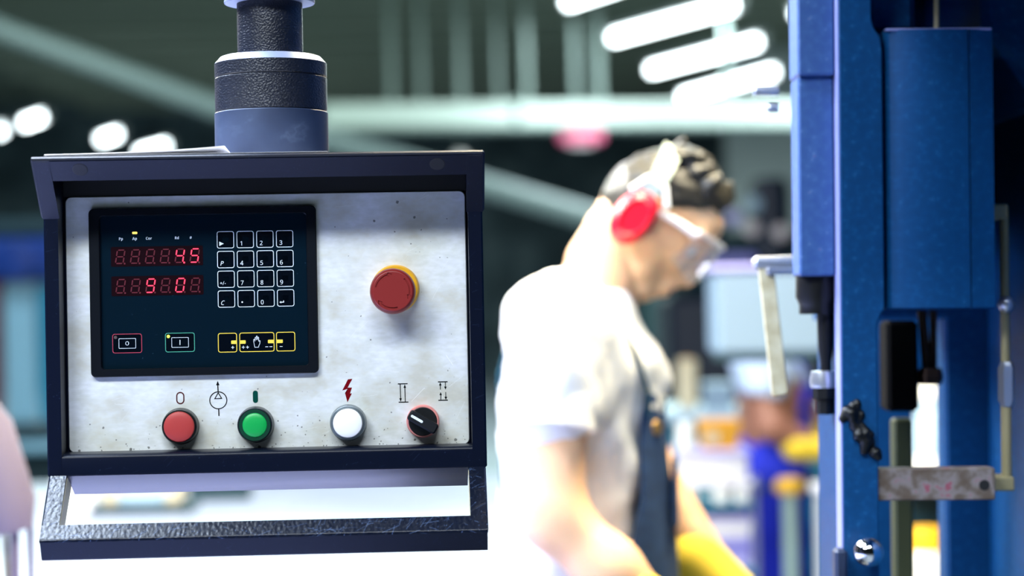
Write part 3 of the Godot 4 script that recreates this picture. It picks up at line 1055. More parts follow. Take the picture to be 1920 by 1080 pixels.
	part(v, "spray_head", [[Shape.new().box(Vector3(-0.03, 0.145, -0.012), Vector3(0.018, 0.175, 0.012), 0.006), "plastic_white"]])
	part(v, "cap", [[Shape.new().lathe([Vector2(0, 0.0), Vector2(0.037, 0.004), Vector2(0.037, 0.035), Vector2(0, 0.036)], 24), "plastic_white"]])
	jar("white tub with a yellow lid on the lower board of the slim stand", Vector3(0.815, 0.83, -3.96), 0.045, 0.17, "plastic_white", "plastic_yellow")


# head in its own axes: x forward (towards the face), y up, z to the person's right; the cranium's centre is the origin
func head_skin(x: Transform3D) -> Array:
	var b := [[Vector3(-0.004, 0.008, 0), Vector3(0.012, 0.018, 0), 0.065, 0.067], [Vector3(0.02, 0.0, 0), Vector3(0.034, -0.055, 0), 0.058, 0.04],
		[Vector3(0.058, 0.03, -0.02), Vector3(0.058, 0.03, 0.02), 0.03, 0.03], [Vector3(0.052, -0.088, -0.008), Vector3(0.052, -0.088, 0.008), 0.019, 0.019],
		[Vector3(-0.02, -0.03, 0), Vector3(-0.018, -0.1, 0), 0.05, 0.044]]
	for s in [-1, 1]:
		b.append([Vector3(-0.008, -0.04, s * 0.052), Vector3(0.044, -0.086, s * 0.02), 0.018, 0.016])
		b.append([Vector3(0.046, -0.022, s * 0.042), Vector3(0.056, -0.03, s * 0.03), 0.019, 0.017])
		b.append([Vector3(0.074, 0.012, s * 0.012), Vector3(0.062, 0.012, s * 0.044), 0.011, 0.011])
		b.append([Vector3(0.088, -0.041, s * 0.009), Vector3(0.078, -0.043, s * 0.011), 0.0075, 0.009])
		b.append([Vector3(0.02, -0.03, s * 0.05), Vector3(0.03, -0.06, s * 0.038), 0.02, 0.018])
		b.append([Vector3(-0.015, -0.012, s * 0.075), Vector3(-0.012, -0.045, s * 0.07), 0.012, 0.008])
		b.append([Vector3(-0.022, 0.004, s * 0.077), Vector3(-0.008, 0.008, s * 0.074), 0.009, 0.008])
	b.append([Vector3(0.076, 0.0, 0), Vector3(0.09, -0.036, 0), 0.009, 0.0115])
	b.append([Vector3(0.078, -0.061, -0.014), Vector3(0.078, -0.061, 0.014), 0.007, 0.007])
	b.append([Vector3(0.075, -0.072, -0.011), Vector3(0.075, -0.072, 0.011), 0.008, 0.008])
	for s in [-1, 1]:
		b.append([Vector3(0.082, -0.008, s * 0.03), Vector3(0.078, -0.008, s * 0.036), 0.011, 0.011, true])
	b.append([Vector3(0.086, -0.0665, -0.016), Vector3(0.086, -0.0665, 0.016), 0.003, 0.003, true])
	return skin(b, 0.0045, 0.016, [], 0.0, 20.0, x)


func head_extras(root: Node3D, x: Transform3D, lip: String) -> void:
	for s in [-1, 1]:
		var e := Shape.new().lathe([Vector2(0, -0.0115), Vector2(0.007, -0.009), Vector2(0.0115, 0), Vector2(0.007, 0.009), Vector2(0, 0.0115)], 16, x * Transform3D(Basis(), Vector3(0.066, -0.009, s * 0.031)))
		var i := Shape.new().lathe([Vector2(0, 0.009), Vector2(0.0055, 0.0096), Vector2(0.003, 0.0122), Vector2(0, 0.0124)], 12, x * Transform3D(Basis(Vector3.BACK, -PI / 2 - 0.35), Vector3(0.066, -0.009, s * 0.031)))
		part(root, "eye", [[e, "eye_white", 80.0], [i, "iris", 80.0]])
		part(root, "eyebrow", [[Shape.new().tube([x * Vector3(0.083, 0.012, s * 0.014), x * Vector3(0.081, 0.019, s * 0.03), x * Vector3(0.067, 0.016, s * 0.05)], [0.002, 0.0035, 0.0015], 8), "hair"]])
	part(root, "mouth", [[Shape.new().tube([x * Vector3(0.076, -0.064, -0.02), x * Vector3(0.0845, -0.0625, -0.006), x * Vector3(0.0845, -0.0625, 0.006), x * Vector3(0.076, -0.064, 0.02)], [0.002, 0.0035, 0.0035, 0.002], 8).tube([x * Vector3(0.074, -0.071, -0.017), x * Vector3(0.082, -0.0725, 0.0), x * Vector3(0.074, -0.071, 0.017)], [0.002, 0.004, 0.002], 8), lip, 60.0]])


# gloved hand: wrist at the origin, fingers along x, palm facing down, thumb towards z
func glove_skin(x: Transform3D, curl: float) -> Array:
	var b := [[Vector3(-0.085, 0, 0), Vector3(0.0, 0, 0), 0.044, 0.036]]
	var lengths := [0.062, 0.074, 0.08, 0.072]
	for k in 4:
		var z := -0.031 + 0.021 * k
		b.append([Vector3(0.0, 0, z * 0.7), Vector3(0.088, 0.0, z), 0.019, 0.015])
		var p := Vector3(0.088, 0, z)
		var a := -0.15 - 0.1 * k * (1.0 - curl)
		for j in 3:
			var q: Vector3 = p + Vector3(cos(a), sin(a), 0.02 * (k - 1.5)) * lengths[k] * [0.45, 0.32, 0.23][j]
			b.append([p, q, 0.0115 - 0.001 * j, 0.0108 - 0.001 * j])
			p = q
			a -= curl * (0.75 - 0.08 * k)
	b.append([Vector3(0.012, -0.008, 0.026), Vector3(0.048, -0.02, 0.05), 0.018, 0.0135])
	b.append([Vector3(0.048, -0.02, 0.05), Vector3(0.08, -0.032, 0.056), 0.013, 0.011])
	b.append([Vector3(0.08, -0.032, 0.056), Vector3(0.1, -0.04, 0.05), 0.0115, 0.01])
	return skin(b, 0.0045, 0.007, [], 0.0, 20.0, x)


# hand pose: fingers along the given direction, back of the hand up, the thumb on side s
func hand_at(wrist: Vector3, along: Vector3, up: Vector3, s: float) -> Transform3D:
	var a := along.normalized()
	var z := a.cross(up).normalized() * s
	return Transform3D(Basis(a, (z.cross(a) * s).normalized(), z), wrist)


func build_worker_in_white() -> void:
	var at := Vector3(0.1, 0, -2.72)
	var o := thing("person", "man in a white t-shirt and navy bib overalls with red ear muffs, looking down", "person", at)
	var x := Transform3D(Basis(), -at)
	var hx := x * Transform3D(Basis(Vector3(0.77, -0.638, 0), Vector3(0.638, 0.77, 0), Vector3(0, 0, 1)), Vector3(0.195, 1.575, -2.72))
	# one continuous body: legs, trunk, neck, arms, head
	var b := [[Vector3(0.1, 0.98, -2.72), Vector3(0.08, 1.18, -2.72), 0.094, 0.08]]
	for s in [-1, 1]:
		var z: float = -2.72 + s * 0.09
		b.append([Vector3(0.1, 0.94, z), Vector3(0.13, 0.5, z + s * 0.02), 0.085, 0.055])
		b.append([Vector3(0.13, 0.5, z + s * 0.02), Vector3(0.07, 0.09, z + s * 0.03), 0.055, 0.036])
		b.append([Vector3(0.068, 1.16, -2.72 + s * 0.06), Vector3(0.078, 1.36, -2.72 + s * 0.075), 0.074, 0.08])
		b.append([Vector3(0.08, 1.42, -2.72), Vector3(0.06, 1.425, -2.72 + s * 0.16), 0.055, 0.052])
	b.append([Vector3(0.095, 1.42, -2.72), Vector3(0.15, 1.545, -2.72), 0.06, 0.054])
	b.append([Vector3(0.055, 1.425, -2.55), Vector3(0.045, 1.19, -2.51), 0.05, 0.039])
	b.append([Vector3(0.045, 1.19, -2.51), Vector3(0.115, 1.12, -2.505), 0.039, 0.038])
	b.append([Vector3(0.115, 1.12, -2.505), Vector3(0.215, 1.02, -2.52), 0.037, 0.026])
	b.append([Vector3(0.065, 1.42, -2.89), Vector3(0.18, 1.235, -2.92), 0.05, 0.04])
	b.append([Vector3(0.18, 1.235, -2.92), Vector3(0.29, 1.06, -2.85), 0.039, 0.028])
	part(o, "body", [[joined([skin(b, 0.0125, 0.03, [], 0.0, 20.0, x), head_skin(hx)]), "skin"]])
	head_extras(o, hx, "lips")
	# hair: close at the back and sides, pushed up over the forehead
	var hb := [[Vector3(-0.006, 0.008, 0), Vector3(0.0, 0.022, 0), 0.073, 0.073], [Vector3(0.012, 0.026, 0), Vector3(0.018, 0.026, 0), 0.066, 0.066]]
	var cut := [[Vector3(0.64, -0.77, 0), -0.004]]
	var cap := skin(hb, 0.005, 0.01, cut, 0.004, 60.0, hx)
	var rng := RandomNumberGenerator.new()
	rng.seed = 4
	var tufts := []
	for i in 90:
		var a := rng.randf_range(-0.03, 0.06)
		var z := rng.randf_range(-0.055, 0.055)
		var h := sqrt(maxf(0.0, 0.0066 - z * z * 0.9 - a * a * 0.45)) + 0.014 - maxf(a, 0.0) * 0.25
		var p := Vector3(a, h, z)
		var rise := clampf((a + 0.03) / 0.09, 0.2, 1.0)
		tufts.append([p, p + Vector3(0.008 * rise + rng.randf_range(-0.008, 0.008), 0.012 * rise + rng.randf_range(-0.004, 0.01), rng.randf_range(-0.012, 0.012)), 0.011, 0.005])
	part(o, "hair", [[joined([cap, skin(tufts, 0.004, 0.006, [], 0.0, 20.0, hx)]), "hair"]])
	# t-shirt: trunk with ragged folds, two open sleeves, neck band
	var t := [[Vector3(0.088, 0.99, -2.72), Vector3(0.08, 1.18, -2.72), 0.106, 0.098]]
	for s in [-1, 1]:
		t.append([Vector3(0.07, 1.12, -2.72 + s * 0.065), Vector3(0.08, 1.36, -2.72 + s * 0.08), 0.088, 0.098])
		t.append([Vector3(0.085, 1.425, -2.72 + s * 0.02), Vector3(0.06, 1.43, -2.72 + s * 0.17), 0.062, 0.063])
		t.append([Vector3(0.13, 1.43, -2.72 + s * 0.05), Vector3(0.16, 1.345, -2.72 + s * 0.05), 0.04, 0.05])
	t.append([Vector3(0.055, 1.425, -2.55), Vector3(0.05, 1.33, -2.525), 0.064, 0.062])
	t.append([Vector3(0.065, 1.42, -2.89), Vector3(0.1, 1.34, -2.905), 0.064, 0.062])
	var shirt := skin(t, 0.0125, 0.03, [[Vector3(0, -1, 0), -1.0]], 0.012, 11.0, x)
	var sl := Shape.new()
	for arm in [[Vector3(0.055, 1.425, -2.548), Vector3(0.046, 1.295, -2.515)], [Vector3(0.067, 1.42, -2.892), Vector3(0.12, 1.3, -2.92)]]:
		var d: Vector3 = (arm[1] - arm[0]).normalized()
		var u := d.cross(Vector3.BACK).normalized()
		var w := d.cross(u)
		var rings := []
		for g in [[0.0, 0.058], [0.4, 0.063], [0.75, 0.061], [1.0, 0.06], [1.0, 0.055], [0.6, 0.054], [0.2, 0.05]]:
			var r := PackedVector3Array()
			for i in 28:
				var q := TAU * i / 28
				var wob: float = 1.0 + 0.05 * sin(q * 3.0 + g[0] * 4.0) * g[0]
				r.append(x * (arm[0].lerp(arm[1], g[0]) + (u * cos(q) * 0.9 + w * sin(q)) * g[1] * wob))
			rings.append(r)
		sl.loft(rings, true, false, false)
	part(o, "shirt", [[shirt, "shirt"], [sl, "shirt", 60.0]])
	var nb := []
	for i in 25:
		var q := TAU * i / 24
		nb.append(x * (Vector3(0.108, 1.452, -2.72) + Vector3(0.85, -0.4, 0).normalized() * cos(q) * 0.068 + Vector3(0, 0, 1) * sin(q) * 0.07))
	part(o, "neck_band", [[Shape.new().tube(nb, 0.009, 8), "shirt", 70.0]])
	# bib overalls
	var l := [[Vector3(0.1, 0.96, -2.76), Vector3(0.1, 0.96, -2.68), 0.12, 0.12]]
	for s in [-1, 1]:
		var z: float = -2.72 + s * 0.09
		l.append([Vector3(0.1, 0.94, z), Vector3(0.13, 0.5, z + s * 0.02), 0.105, 0.08])
		l.append([Vector3(0.13, 0.5, z + s * 0.02), Vector3(0.07, 0.11, z + s * 0.03), 0.08, 0.066])
	part(o, "overalls", [[skin(l, 0.014, 0.03, [[Vector3(0, 1, 0), 1.04]], 0.012, 9.0, x), "denim"]])
	var rows := []
	for g in [[1.325, 0.176, 0.203, 0.11], [1.27, 0.17, 0.208, 0.122], [1.2, 0.165, 0.212, 0.13], [1.13, 0.152, 0.216, 0.138], [1.07, 0.135, 0.219, 0.145], [1.0, 0.12, 0.222, 0.15]]:
		var r := PackedVector3Array()
		for side in [0.0, 0.006]:
			for i in 13:
				var q := (i / 6.0 - 1.0) * (1.0 if side == 0.0 else -1.0)
				var e := pow(absf(q), 2.2)
				var fold := 0.003 * sin(q * 9.0 + g[0] * 30.0)
				r.append(x * Vector3(lerpf(g[2], g[1], e) - side + fold, g[0] + 0.012 * e * (1.0 if g[0] > 1.3 else 0.0), -2.72 - q * g[3]))
		rows.append(r)
	part(o, "bib", [[Shape.new().loft(rows), "denim", 60.0]])
	part(o, "bib_pocket", [[Shape.new().box(Vector3(-0.004, -0.045, -0.05), Vector3(0.004, 0.045, 0.05), 0.003, x * Transform3D(Basis(Vector3.UP, -0.1), Vector3(0.216, 1.2, -2.7))), "denim"]])
	for s in [-1, 1]:
		var path := [Vector3(0.175, 1.305, -2.72 + s * 0.1), Vector3(0.176, 1.34, -2.72 + s * 0.112), Vector3(0.16, 1.39, -2.72 + s * 0.12), Vector3(0.125, 1.46, -2.72 + s * 0.12), Vector3(0.07, 1.497, -2.72 + s * 0.118), Vector3(0.01, 1.46, -2.72 + s * 0.1), Vector3(-0.02, 1.36, -2.72 + s * 0.07), Vector3(-0.018, 1.2, -2.72 + s * 0.03), Vector3(-0.02, 1.05, -2.72)]
		var band := []
		for i in path.size():
			var d: Vector3 = (path[mini(i + 1, path.size() - 1)] - path[maxi(i - 1, 0)]).normalized()
			var n := d.cross(Vector3.BACK).normalized()
			var w := Vector3(0, 0, 0.016)
			band.append(PackedVector3Array([x * (path[i] - w - n * 0.002), x * (path[i] + w - n * 0.002), x * (path[i] + w + n * 0.002), x * (path[i] - w + n * 0.002)]))
		part(o, "strap", [[Shape.new().loft(band), "strap"]])
		part(o, "brass_button", [[Shape.new().lathe([Vector2(0, 0), Vector2(0.011, 0), Vector2(0.009, 0.004), Vector2(0, 0.005)], 16, x * Transform3D(Basis(Vector3.BACK, -PI / 2) * Basis(Vector3.RIGHT, s * 0.8), Vector3(0.186, 1.29, -2.72 + s * 0.092))), "brass"]])
	# ear muffs
	for s in [-1, 1]:
		var cx := hx * Transform3D(Basis(Vector3.RIGHT, s * PI / 2), Vector3(-0.02, -0.026, s * 0.068))
		part(o, "ear_cushion", [[Shape.new().lathe([Vector2(0, 0), Vector2(0.033, 0), Vector2(0.038, 0.006), Vector2(0.037, 0.016), Vector2(0, 0.018)], 28, cx * Transform3D(Basis.from_scale(Vector3(0.7, 1, 1.02)), Vector3.ZERO)), "muff_dark", 60.0]])
		part(o, "ear_cup", [[Shape.new().lathe([Vector2(0, 0.014), Vector2(0.038, 0.015), Vector2(0.04, 0.022), Vector2(0.036, 0.034), Vector2(0.026, 0.04), Vector2(0.022, 0.036), Vector2(0, 0.036)], 28, cx * Transform3D(Basis.from_scale(Vector3(0.7, 1, 1.02)), Vector3.ZERO)), "muff_red", 40.0]])
		part(o, "yoke", [[Shape.new().tube([hx * Vector3(-0.046, 0.0, s * 0.098), hx * Vector3(-0.038, 0.026, s * 0.097), hx * Vector3(-0.012, 0.03, s * 0.096), hx * Vector3(0.006, 0.01, s * 0.098)], 0.004, 8), "plastic_white"]])
	var hoop := []
	for i in 21:
		var q := PI * i / 20.0
		var c := Vector3(-0.024 - 0.012 * sin(q), 0.008 + 0.077 * pow(sin(q), 0.7), 0.096 * cos(q))
		var nrm := Vector3(0, sin(q), cos(q)) * 0.003
		hoop.append(PackedVector3Array([hx * (c + Vector3(-0.012, 0, 0) - nrm), hx * (c + Vector3(0.012, 0, 0) - nrm), hx * (c + Vector3(0.012, 0, 0) + nrm), hx * (c + Vector3(-0.012, 0, 0) + nrm)]))
	part(o, "headband", [[Shape.new().loft(hoop), "band", 50.0]])
	# safety glasses
	var lens_rows := []
	for g in [[0.016, 0.0], [0.0, 0.003], [-0.02, 0.002], [-0.036, -0.004]]:
		var r := PackedVector3Array()
		for side in [0.0, 0.002]:
			for i in 17:
				var q := (i / 8.0 - 1.0) * (1.0 if side == 0.0 else -1.0)
				r.append(hx * Vector3(0.103 + g[1] - 0.045 * q * q - side, g[0] + 0.01 * (1.0 - q * q) * signf(g[0]), 0.072 * q))
		lens_rows.append(r)
	part(o, "glasses_lens", [[Shape.new().loft(lens_rows), "goggle", 60.0]])
	for s in [-1, 1]:
		part(o, "temple", [[Shape.new().tube([hx * Vector3(0.06, 0.008, s * 0.074), hx * Vector3(0.03, 0.006, s * 0.08), hx * Vector3(0.0, 0.0, s * 0.081)], [0.006, 0.005, 0.003], 8), "goggle_frame"]])
	part(o, "brow_bar", [[Shape.new().tube([hx * Vector3(0.06, 0.014, -0.073), hx * Vector3(0.092, 0.02, -0.036), hx * Vector3(0.104, 0.024, 0), hx * Vector3(0.092, 0.02, 0.036), hx * Vector3(0.06, 0.014, 0.073)], 0.003, 8), "goggle_frame", 60.0]])
	# gloves and shoes
	part(o, "glove", [[glove_skin(x * hand_at(Vector3(0.215, 1.02, -2.52), Vector3(0.7, -0.6, -0.3), Vector3(0.5, 0.8, 0.3), 1.0), 0.8), "glove"]])
	part(o, "glove", [[glove_skin(x * hand_at(Vector3(0.317, 1.027, -2.845), Vector3(0.72, -0.66, 0.2), Vector3(0.6, 0.75, 0.1), -1.0), 0.7), "glove"]])
	for s in [-1, 1]:
		var z: float = -2.72 + s * 0.12
		part(o, "shoe", [[skin([[Vector3(0.04, 0.05, z), Vector3(0.2, 0.036, z + s * 0.012), 0.046, 0.036], [Vector3(0.06, 0.05, z), Vector3(0.065, 0.12, z), 0.048, 0.052]], 0.01, 0.02, [[Vector3(0, -1, 0), -0.002]], 0.0, 20.0, x), "shoe"]])


func build_worker_in_blue() -> void:
	var at := Vector3(0.76, 0, -6.0)
	var o := thing("person", "worker in bright blue overalls and yellow gloves, head hidden behind the grey cabinet", "person", at)
	var x := Transform3D(Basis(), -at)
	var hx := x * Transform3D(Basis(Vector3(0.82, -0.57, 0), Vector3(0.57, 0.82, 0), Vector3(0, 0, 1)), Vector3(0.9, 1.44, -6.02))
	var b := [[Vector3(0.76, 0.92, -6), Vector3(0.77, 1.1, -6), 0.11, 0.1], [Vector3(0.79, 1.24, -6), Vector3(0.86, 1.4, -6.02), 0.062, 0.054]]
	for s in [-1, 1]:
		var z: float = -6.0 + s * 0.09
		b.append([Vector3(0.76, 0.9, z), Vector3(0.79, 0.48, z + s * 0.02), 0.085, 0.055])
		b.append([Vector3(0.79, 0.48, z + s * 0.02), Vector3(0.73, 0.09, z + s * 0.03), 0.055, 0.036])
		b.append([Vector3(0.77, 1.05, -6 + s * 0.06), Vector3(0.77, 1.2, -6 + s * 0.08), 0.09, 0.09])
		b.append([Vector3(0.77, 1.25, -6), Vector3(0.75, 1.25, -6 + s * 0.16), 0.06, 0.055])
	b.append([Vector3(0.72, 1.25, -5.82), Vector3(0.745, 1.095, -5.78), 0.05, 0.042])
	b.append([Vector3(0.745, 1.095, -5.78), Vector3(0.885, 1.03, -5.8), 0.042, 0.03])
	b.append([Vector3(0.84, 1.25, -6.16), Vector3(0.9, 1.13, -6.2), 0.05, 0.042])
	b.append([Vector3(0.9, 1.13, -6.2), Vector3(0.945, 1.04, -6.1), 0.042, 0.03])
	part(o, "body", [[joined([skin(b, 0.015, 0.03, [], 0.0, 20.0, x), head_skin(hx)]), "skin_brown"]])
	head_extras(o, hx, "skin_brown")
	part(o, "hair", [[skin([[Vector3(-0.004, 0.014, 0), Vector3(0.01, 0.026, 0), 0.073, 0.074]], 0.007, 0.01, [[Vector3(0.64, -0.77, 0), -0.004]], 0.008, 28.0, hx), "hair"]])
	var t := [[Vector3(0.77, 1.22, -6.06), Vector3(0.77, 1.22, -5.94), 0.1, 0.1]]
	for s in [-1, 1]:
		t.append([Vector3(0.77, 1.25, -6), Vector3(0.74, 1.25, -6 + s * 0.17), 0.07, 0.068])
	t.append([Vector3(0.72, 1.25, -5.82), Vector3(0.73, 1.195, -5.8), 0.066, 0.066])
	t.append([Vector3(0.84, 1.25, -6.16), Vector3(0.87, 1.2, -6.18), 0.062, 0.06])
	part(o, "shirt", [[skin(t, 0.014, 0.03, [[Vector3(-0.15, -1, 0), -1.29]], 0.01, 12.0, x), "shirt_blue"]])
	var l := [[Vector3(0.76, 0.92, -6.04), Vector3(0.76, 0.92, -5.96), 0.125, 0.125], [Vector3(0.775, 1.0, -6.05), Vector3(0.785, 1.19, -6.06), 0.105, 0.1], [Vector3(0.775, 1.0, -5.95), Vector3(0.785, 1.16, -5.95), 0.105, 0.1]]
	for s in [-1, 1]:
		var z: float = -6.0 + s * 0.09
		l.append([Vector3(0.76, 0.9, z), Vector3(0.79, 0.48, z + s * 0.02), 0.108, 0.082])
		l.append([Vector3(0.79, 0.48, z + s * 0.02), Vector3(0.73, 0.11, z + s * 0.03), 0.082, 0.068])
	part(o, "overalls", [[skin(l, 0.014, 0.03, [], 0.012, 9.0, x), "royal"]])
	part(o, "belt", [[Shape.new().ring(rrect(0.28, 0.36, 0.12, 0.765, 6.0, 6), rrect(0.26, 0.34, 0.11, 0.765, 6.0, 6), 0.9, 0.945, 0.003, x * Transform3D(Basis(Vector3(1, 0, 0), Vector3(0, 0, -1), Vector3(0, 1, 0)), Vector3.ZERO)), "navy"]])
	for s in [-1, 1]:
		part(o, "strap", [[Shape.new().tube([x * Vector3(0.88, 1.18, -6 + s * 0.08), x * Vector3(0.83, 1.3, -6 + s * 0.1), x * Vector3(0.76, 1.32, -6 + s * 0.1), x * Vector3(0.68, 1.22, -6 + s * 0.06)], 0.014, 8), "royal"]])
	part(o, "glove", [[glove_skin(x * hand_at(Vector3(0.9, 1.025, -5.8), Vector3(0.9, -0.1, -0.1), Vector3(0.1, 1, 0), 1.0), 0.6), "glove"]])
	part(o, "glove", [[glove_skin(x * hand_at(Vector3(0.95, 1.035, -6.08), Vector3(0.7, -0.3, 0.5), Vector3(0.3, 1, 0), -1.0), 0.6), "glove"]])
	for s in [-1, 1]:
		var z: float = -6.0 + s * 0.12
		part(o, "shoe", [[skin([[Vector3(0.7, 0.05, z), Vector3(0.86, 0.036, z), 0.046, 0.036], [Vector3(0.72, 0.05, z), Vector3(0.725, 0.12, z), 0.048, 0.052]], 0.012, 0.02, [[Vector3(0, -1, 0), -0.002]], 0.0, 20.0, x), "shoe"]])


func build_press() -> void:
	var o := thing("press_machine", "blue painted drilling press with levers and a chrome ball at the right edge", "machine", Vector3(0.4, 0, -1.95))
	o.rotation.z = -0.0109
	# upright plate with the notch of the throat
	var up := poly([-0.102, 0, -0.068, 0, -0.068, 1.425, -0.0665, 1.433, -0.0625, 1.44, -0.0605, 1.443, -0.0605, 1.69, -0.062, 1.703, -0.068, 1.711, -0.0705, 1.72, -0.0705, 2.4, -0.102, 2.4])
	part(o, "upright_plate", [[Shape.new().prism(up, -0.1, 0.05, 0.0012), "press_blue"]])
	part(o, "edge_shine", [[Shape.new().box(Vector3(-0.1035, 0.001, 0.02), Vector3(-0.1015, 2.4, 0.0485), 0.0005), "press_edge_shine"]])  # painted highlight along the left bevel
	# spindle head left of it
	part(o, "spindle_head", [[Shape.new().box(Vector3(-0.1385, 1.475, -0.02), Vector3(-0.104, 1.668, 0.03), 0.002), "press_violet"]])
	part(o, "head_cover", [[Shape.new().box(Vector3(-0.1395, 1.668, -0.02), Vector3(-0.104, 2.4, 0.038), 0.002), "press_violet"]])
	part(o, "quill", [[Shape.new().lathe([Vector2(0, 1.4765), Vector2(0.021, 1.4765), Vector2(0.0215, 1.455), Vector2(0.018, 1.447), Vector2(0.018, 1.438), Vector2(0, 1.438)], 28, Transform3D(Basis(), Vector3(-0.117, 0, 0.0))), "iron_black"]])
	part(o, "spindle", [[Shape.new().lathe([Vector2(0, 1.44), Vector2(0.0085, 1.44), Vector2(0.0075, 1.405), Vector2(0.0055, 1.39), Vector2(0.0055, 1.37), Vector2(0, 1.37)], 20, Transform3D(Basis(), Vector3(-0.1095, 0, 0.0))), "iron_black"]])
	part(o, "collar", [[Shape.new().lathe([Vector2(0, 1.366), Vector2(0.013, 1.366), Vector2(0.014, 1.372), Vector2(0.012, 1.382), Vector2(0, 1.383)], 24, Transform3D(Basis(), Vector3(-0.1115, 0, 0.0))), "steel"]])
	part(o, "chuck_nut", [[Shape.new().lathe([Vector2(0, 1.34), Vector2(0.0085, 1.34), Vector2(0.0085, 1.353), Vector2(0.0125, 1.356), Vector2(0.0125, 1.367), Vector2(0, 1.367)], 8, Transform3D(Basis(), Vector3(-0.1105, 0, 0.0))), "iron_black"]])
	# gear cover, gently bowed, with the seam of its side plate
	var bow := poly([-0.058, -0.05, 0.0455, -0.05, 0.0455, 0.048, 0.0225, 0.0525, 0.0215, 0.0515, 0.0205, 0.054, 0.0, 0.0565, -0.02, 0.056, -0.04, 0.053, -0.053, 0.047, -0.058, 0.04])
	part(o, "gear_cover", [[Shape.new().prism(bow, -1.709, -1.4425, 0.0012, Transform3D(Basis(Vector3(1, 0, 0), Vector3(0, 0, 1), Vector3(0, -1, 0)), Vector3.ZERO)), "press_blue", 20.0]])
	part(o, "cover_mount", [[Shape.new().box(Vector3(-0.05, 1.46, -0.3), Vector3(0.035, 1.69, -0.045), 0.004), "press_blue"]])
	part(o, "cover_shine", [[Shape.new().box(Vector3(-0.057, 1.7085, 0.035), Vector3(0.0445, 1.7105, 0.051), 0.0008), "press_edge_shine"]])  # painted highlight along the cover's top edge
	# body with the throat left open
	var body := poly([0.0715, 0, 0.4, 0, 0.4, 2.4, -0.07, 2.4, -0.07, 1.43, 0.0715, 1.43])
	part(o, "body", [[Shape.new().prism(body, -0.34, -0.3, 0.004), "press_blue"]])
	for q in [[0.006, 0.085, 0.0, 2.4], [0.126, 0.4, 0.0, 2.4], [0.085, 0.126, 1.345, 2.4]]:
		part(o, "rear_panel", [[Shape.new().box(Vector3(q[0], q[2], -0.59), Vector3(q[1], q[3], -0.55), 0.003), "press_blue"]])
	part(o, "inner_web", [[Shape.new().box(Vector3(-0.071, 1.712, -0.3), Vector3(-0.02, 2.2, 0.01), 0.006), "press_blue"]])
	part(o, "sloped_guard", [[Shape.new().prism(poly([0.052, 1.8, 0.052, 1.725, 0.105, 1.645, 0.25, 1.645, 0.25, 2.3, 0.052, 2.3]), -0.3, -0.02, 0.008), "press_blue"]])
	part(o, "shade_housing", [[Shape.new().box(Vector3(-0.17, 1.84, -0.3), Vector3(0.5, 2.4, 0.5), 0.01), "press_blue"]])  # unseen housing added to shade the press below it
	part(o, "shade_cheek", [[Shape.new().box(Vector3(0.12, 0.05, -0.3), Vector3(0.16, 1.86, 0.45), 0.006), "press_blue"]])  # unseen cheek added to keep light off the press from the right
	part(o, "oil_pipe", [[Shape.new().tube([Vector3(0.0025, 1.705, 0.0), Vector3(0.0025, 2.2, 0.0)], 0.0026, 10), "cream_steel"]])
	part(o, "base_plate", [[Shape.new().box(Vector3(-0.18, 0, -0.6), Vector3(0.5, 0.05, 0.46), 0.008), "press_blue"]])
	# throat: olive guide bar, drive parts
	part(o, "guide_bar", [[Shape.new().box(Vector3(-0.0096, 0.04, -0.2), Vector3(0.0114, 1.325, -0.18), 0.003), "olive"]])
	part(o, "drive_block", [[Shape.new().box(Vector3(-0.025, 1.335, -0.175), Vector3(0.008, 1.43, -0.13), 0.004), "dull_black"]])
	part(o, "drive_rod", [[Shape.new().tube([Vector3(0.016, 1.44, -0.15), Vector3(0.019, 1.37, -0.14)], 0.005, 10).tube([Vector3(0.028, 1.44, -0.15), Vector3(0.025, 1.365, -0.14)], 0.004, 10), "iron_brown"]])
	part(o, "drive_nut", [[Shape.new().lathe([Vector2(0, 1.363), Vector2(0.012, 1.363), Vector2(0.014, 1.37), Vector2(0.012, 1.38), Vector2(0, 1.38)], 6, Transform3D(Basis(), Vector3(0.022, 0, -0.14))), "iron_brown"]])
	# linkage at the right
	part(o, "link_bracket", [[Shape.new().box(Vector3(0.044, 1.529, -0.3), Vector3(0.0665, 1.544, 0.02), 0.002), "old_brass"]])
	part(o, "link_rod", [[Shape.new().tube([Vector3(0.0635, 1.54, 0.012), Vector3(0.0637, 1.39, 0.012)], 0.0046, 12).tube([Vector3(0.0637, 1.35, 0.012), Vector3(0.0637, 1.275, 0.012)], 0.0052, 12), "old_brass"]])
	part(o, "ball_joint", [[Shape.new().lathe([Vector2(0, -0.0085), Vector2(0.006, -0.006), Vector2(0.0082, 0), Vector2(0.006, 0.006), Vector2(0, 0.0085)], 20, Transform3D(Basis(), Vector3(0.0637, 1.446, 0.016))), "steel", 60.0]])
	part(o, "turnbuckle", [[Shape.new().lathe([Vector2(0, 1.346), Vector2(0.005, 1.347), Vector2(0.008, 1.353), Vector2(0.008, 1.384), Vector2(0.005, 1.39), Vector2(0, 1.391)], 6, Transform3D(Basis(), Vector3(0.0637, 0, 0.014))), "steel"]])
	part(o, "link_foot", [[Shape.new().box(Vector3(0.046, 1.265, -0.02), Vector3(0.0695, 1.279, 0.02), 0.0015), "old_brass"]])
	var bar := part(o, "rusty_bar", [[Shape.new().prism(rrect(0.118, 0.0305, 0.002, -0.0145, 1.2745), 0.02, 0.045, 0.001), "rusty"]], "rusty flat bar with red paint traces")
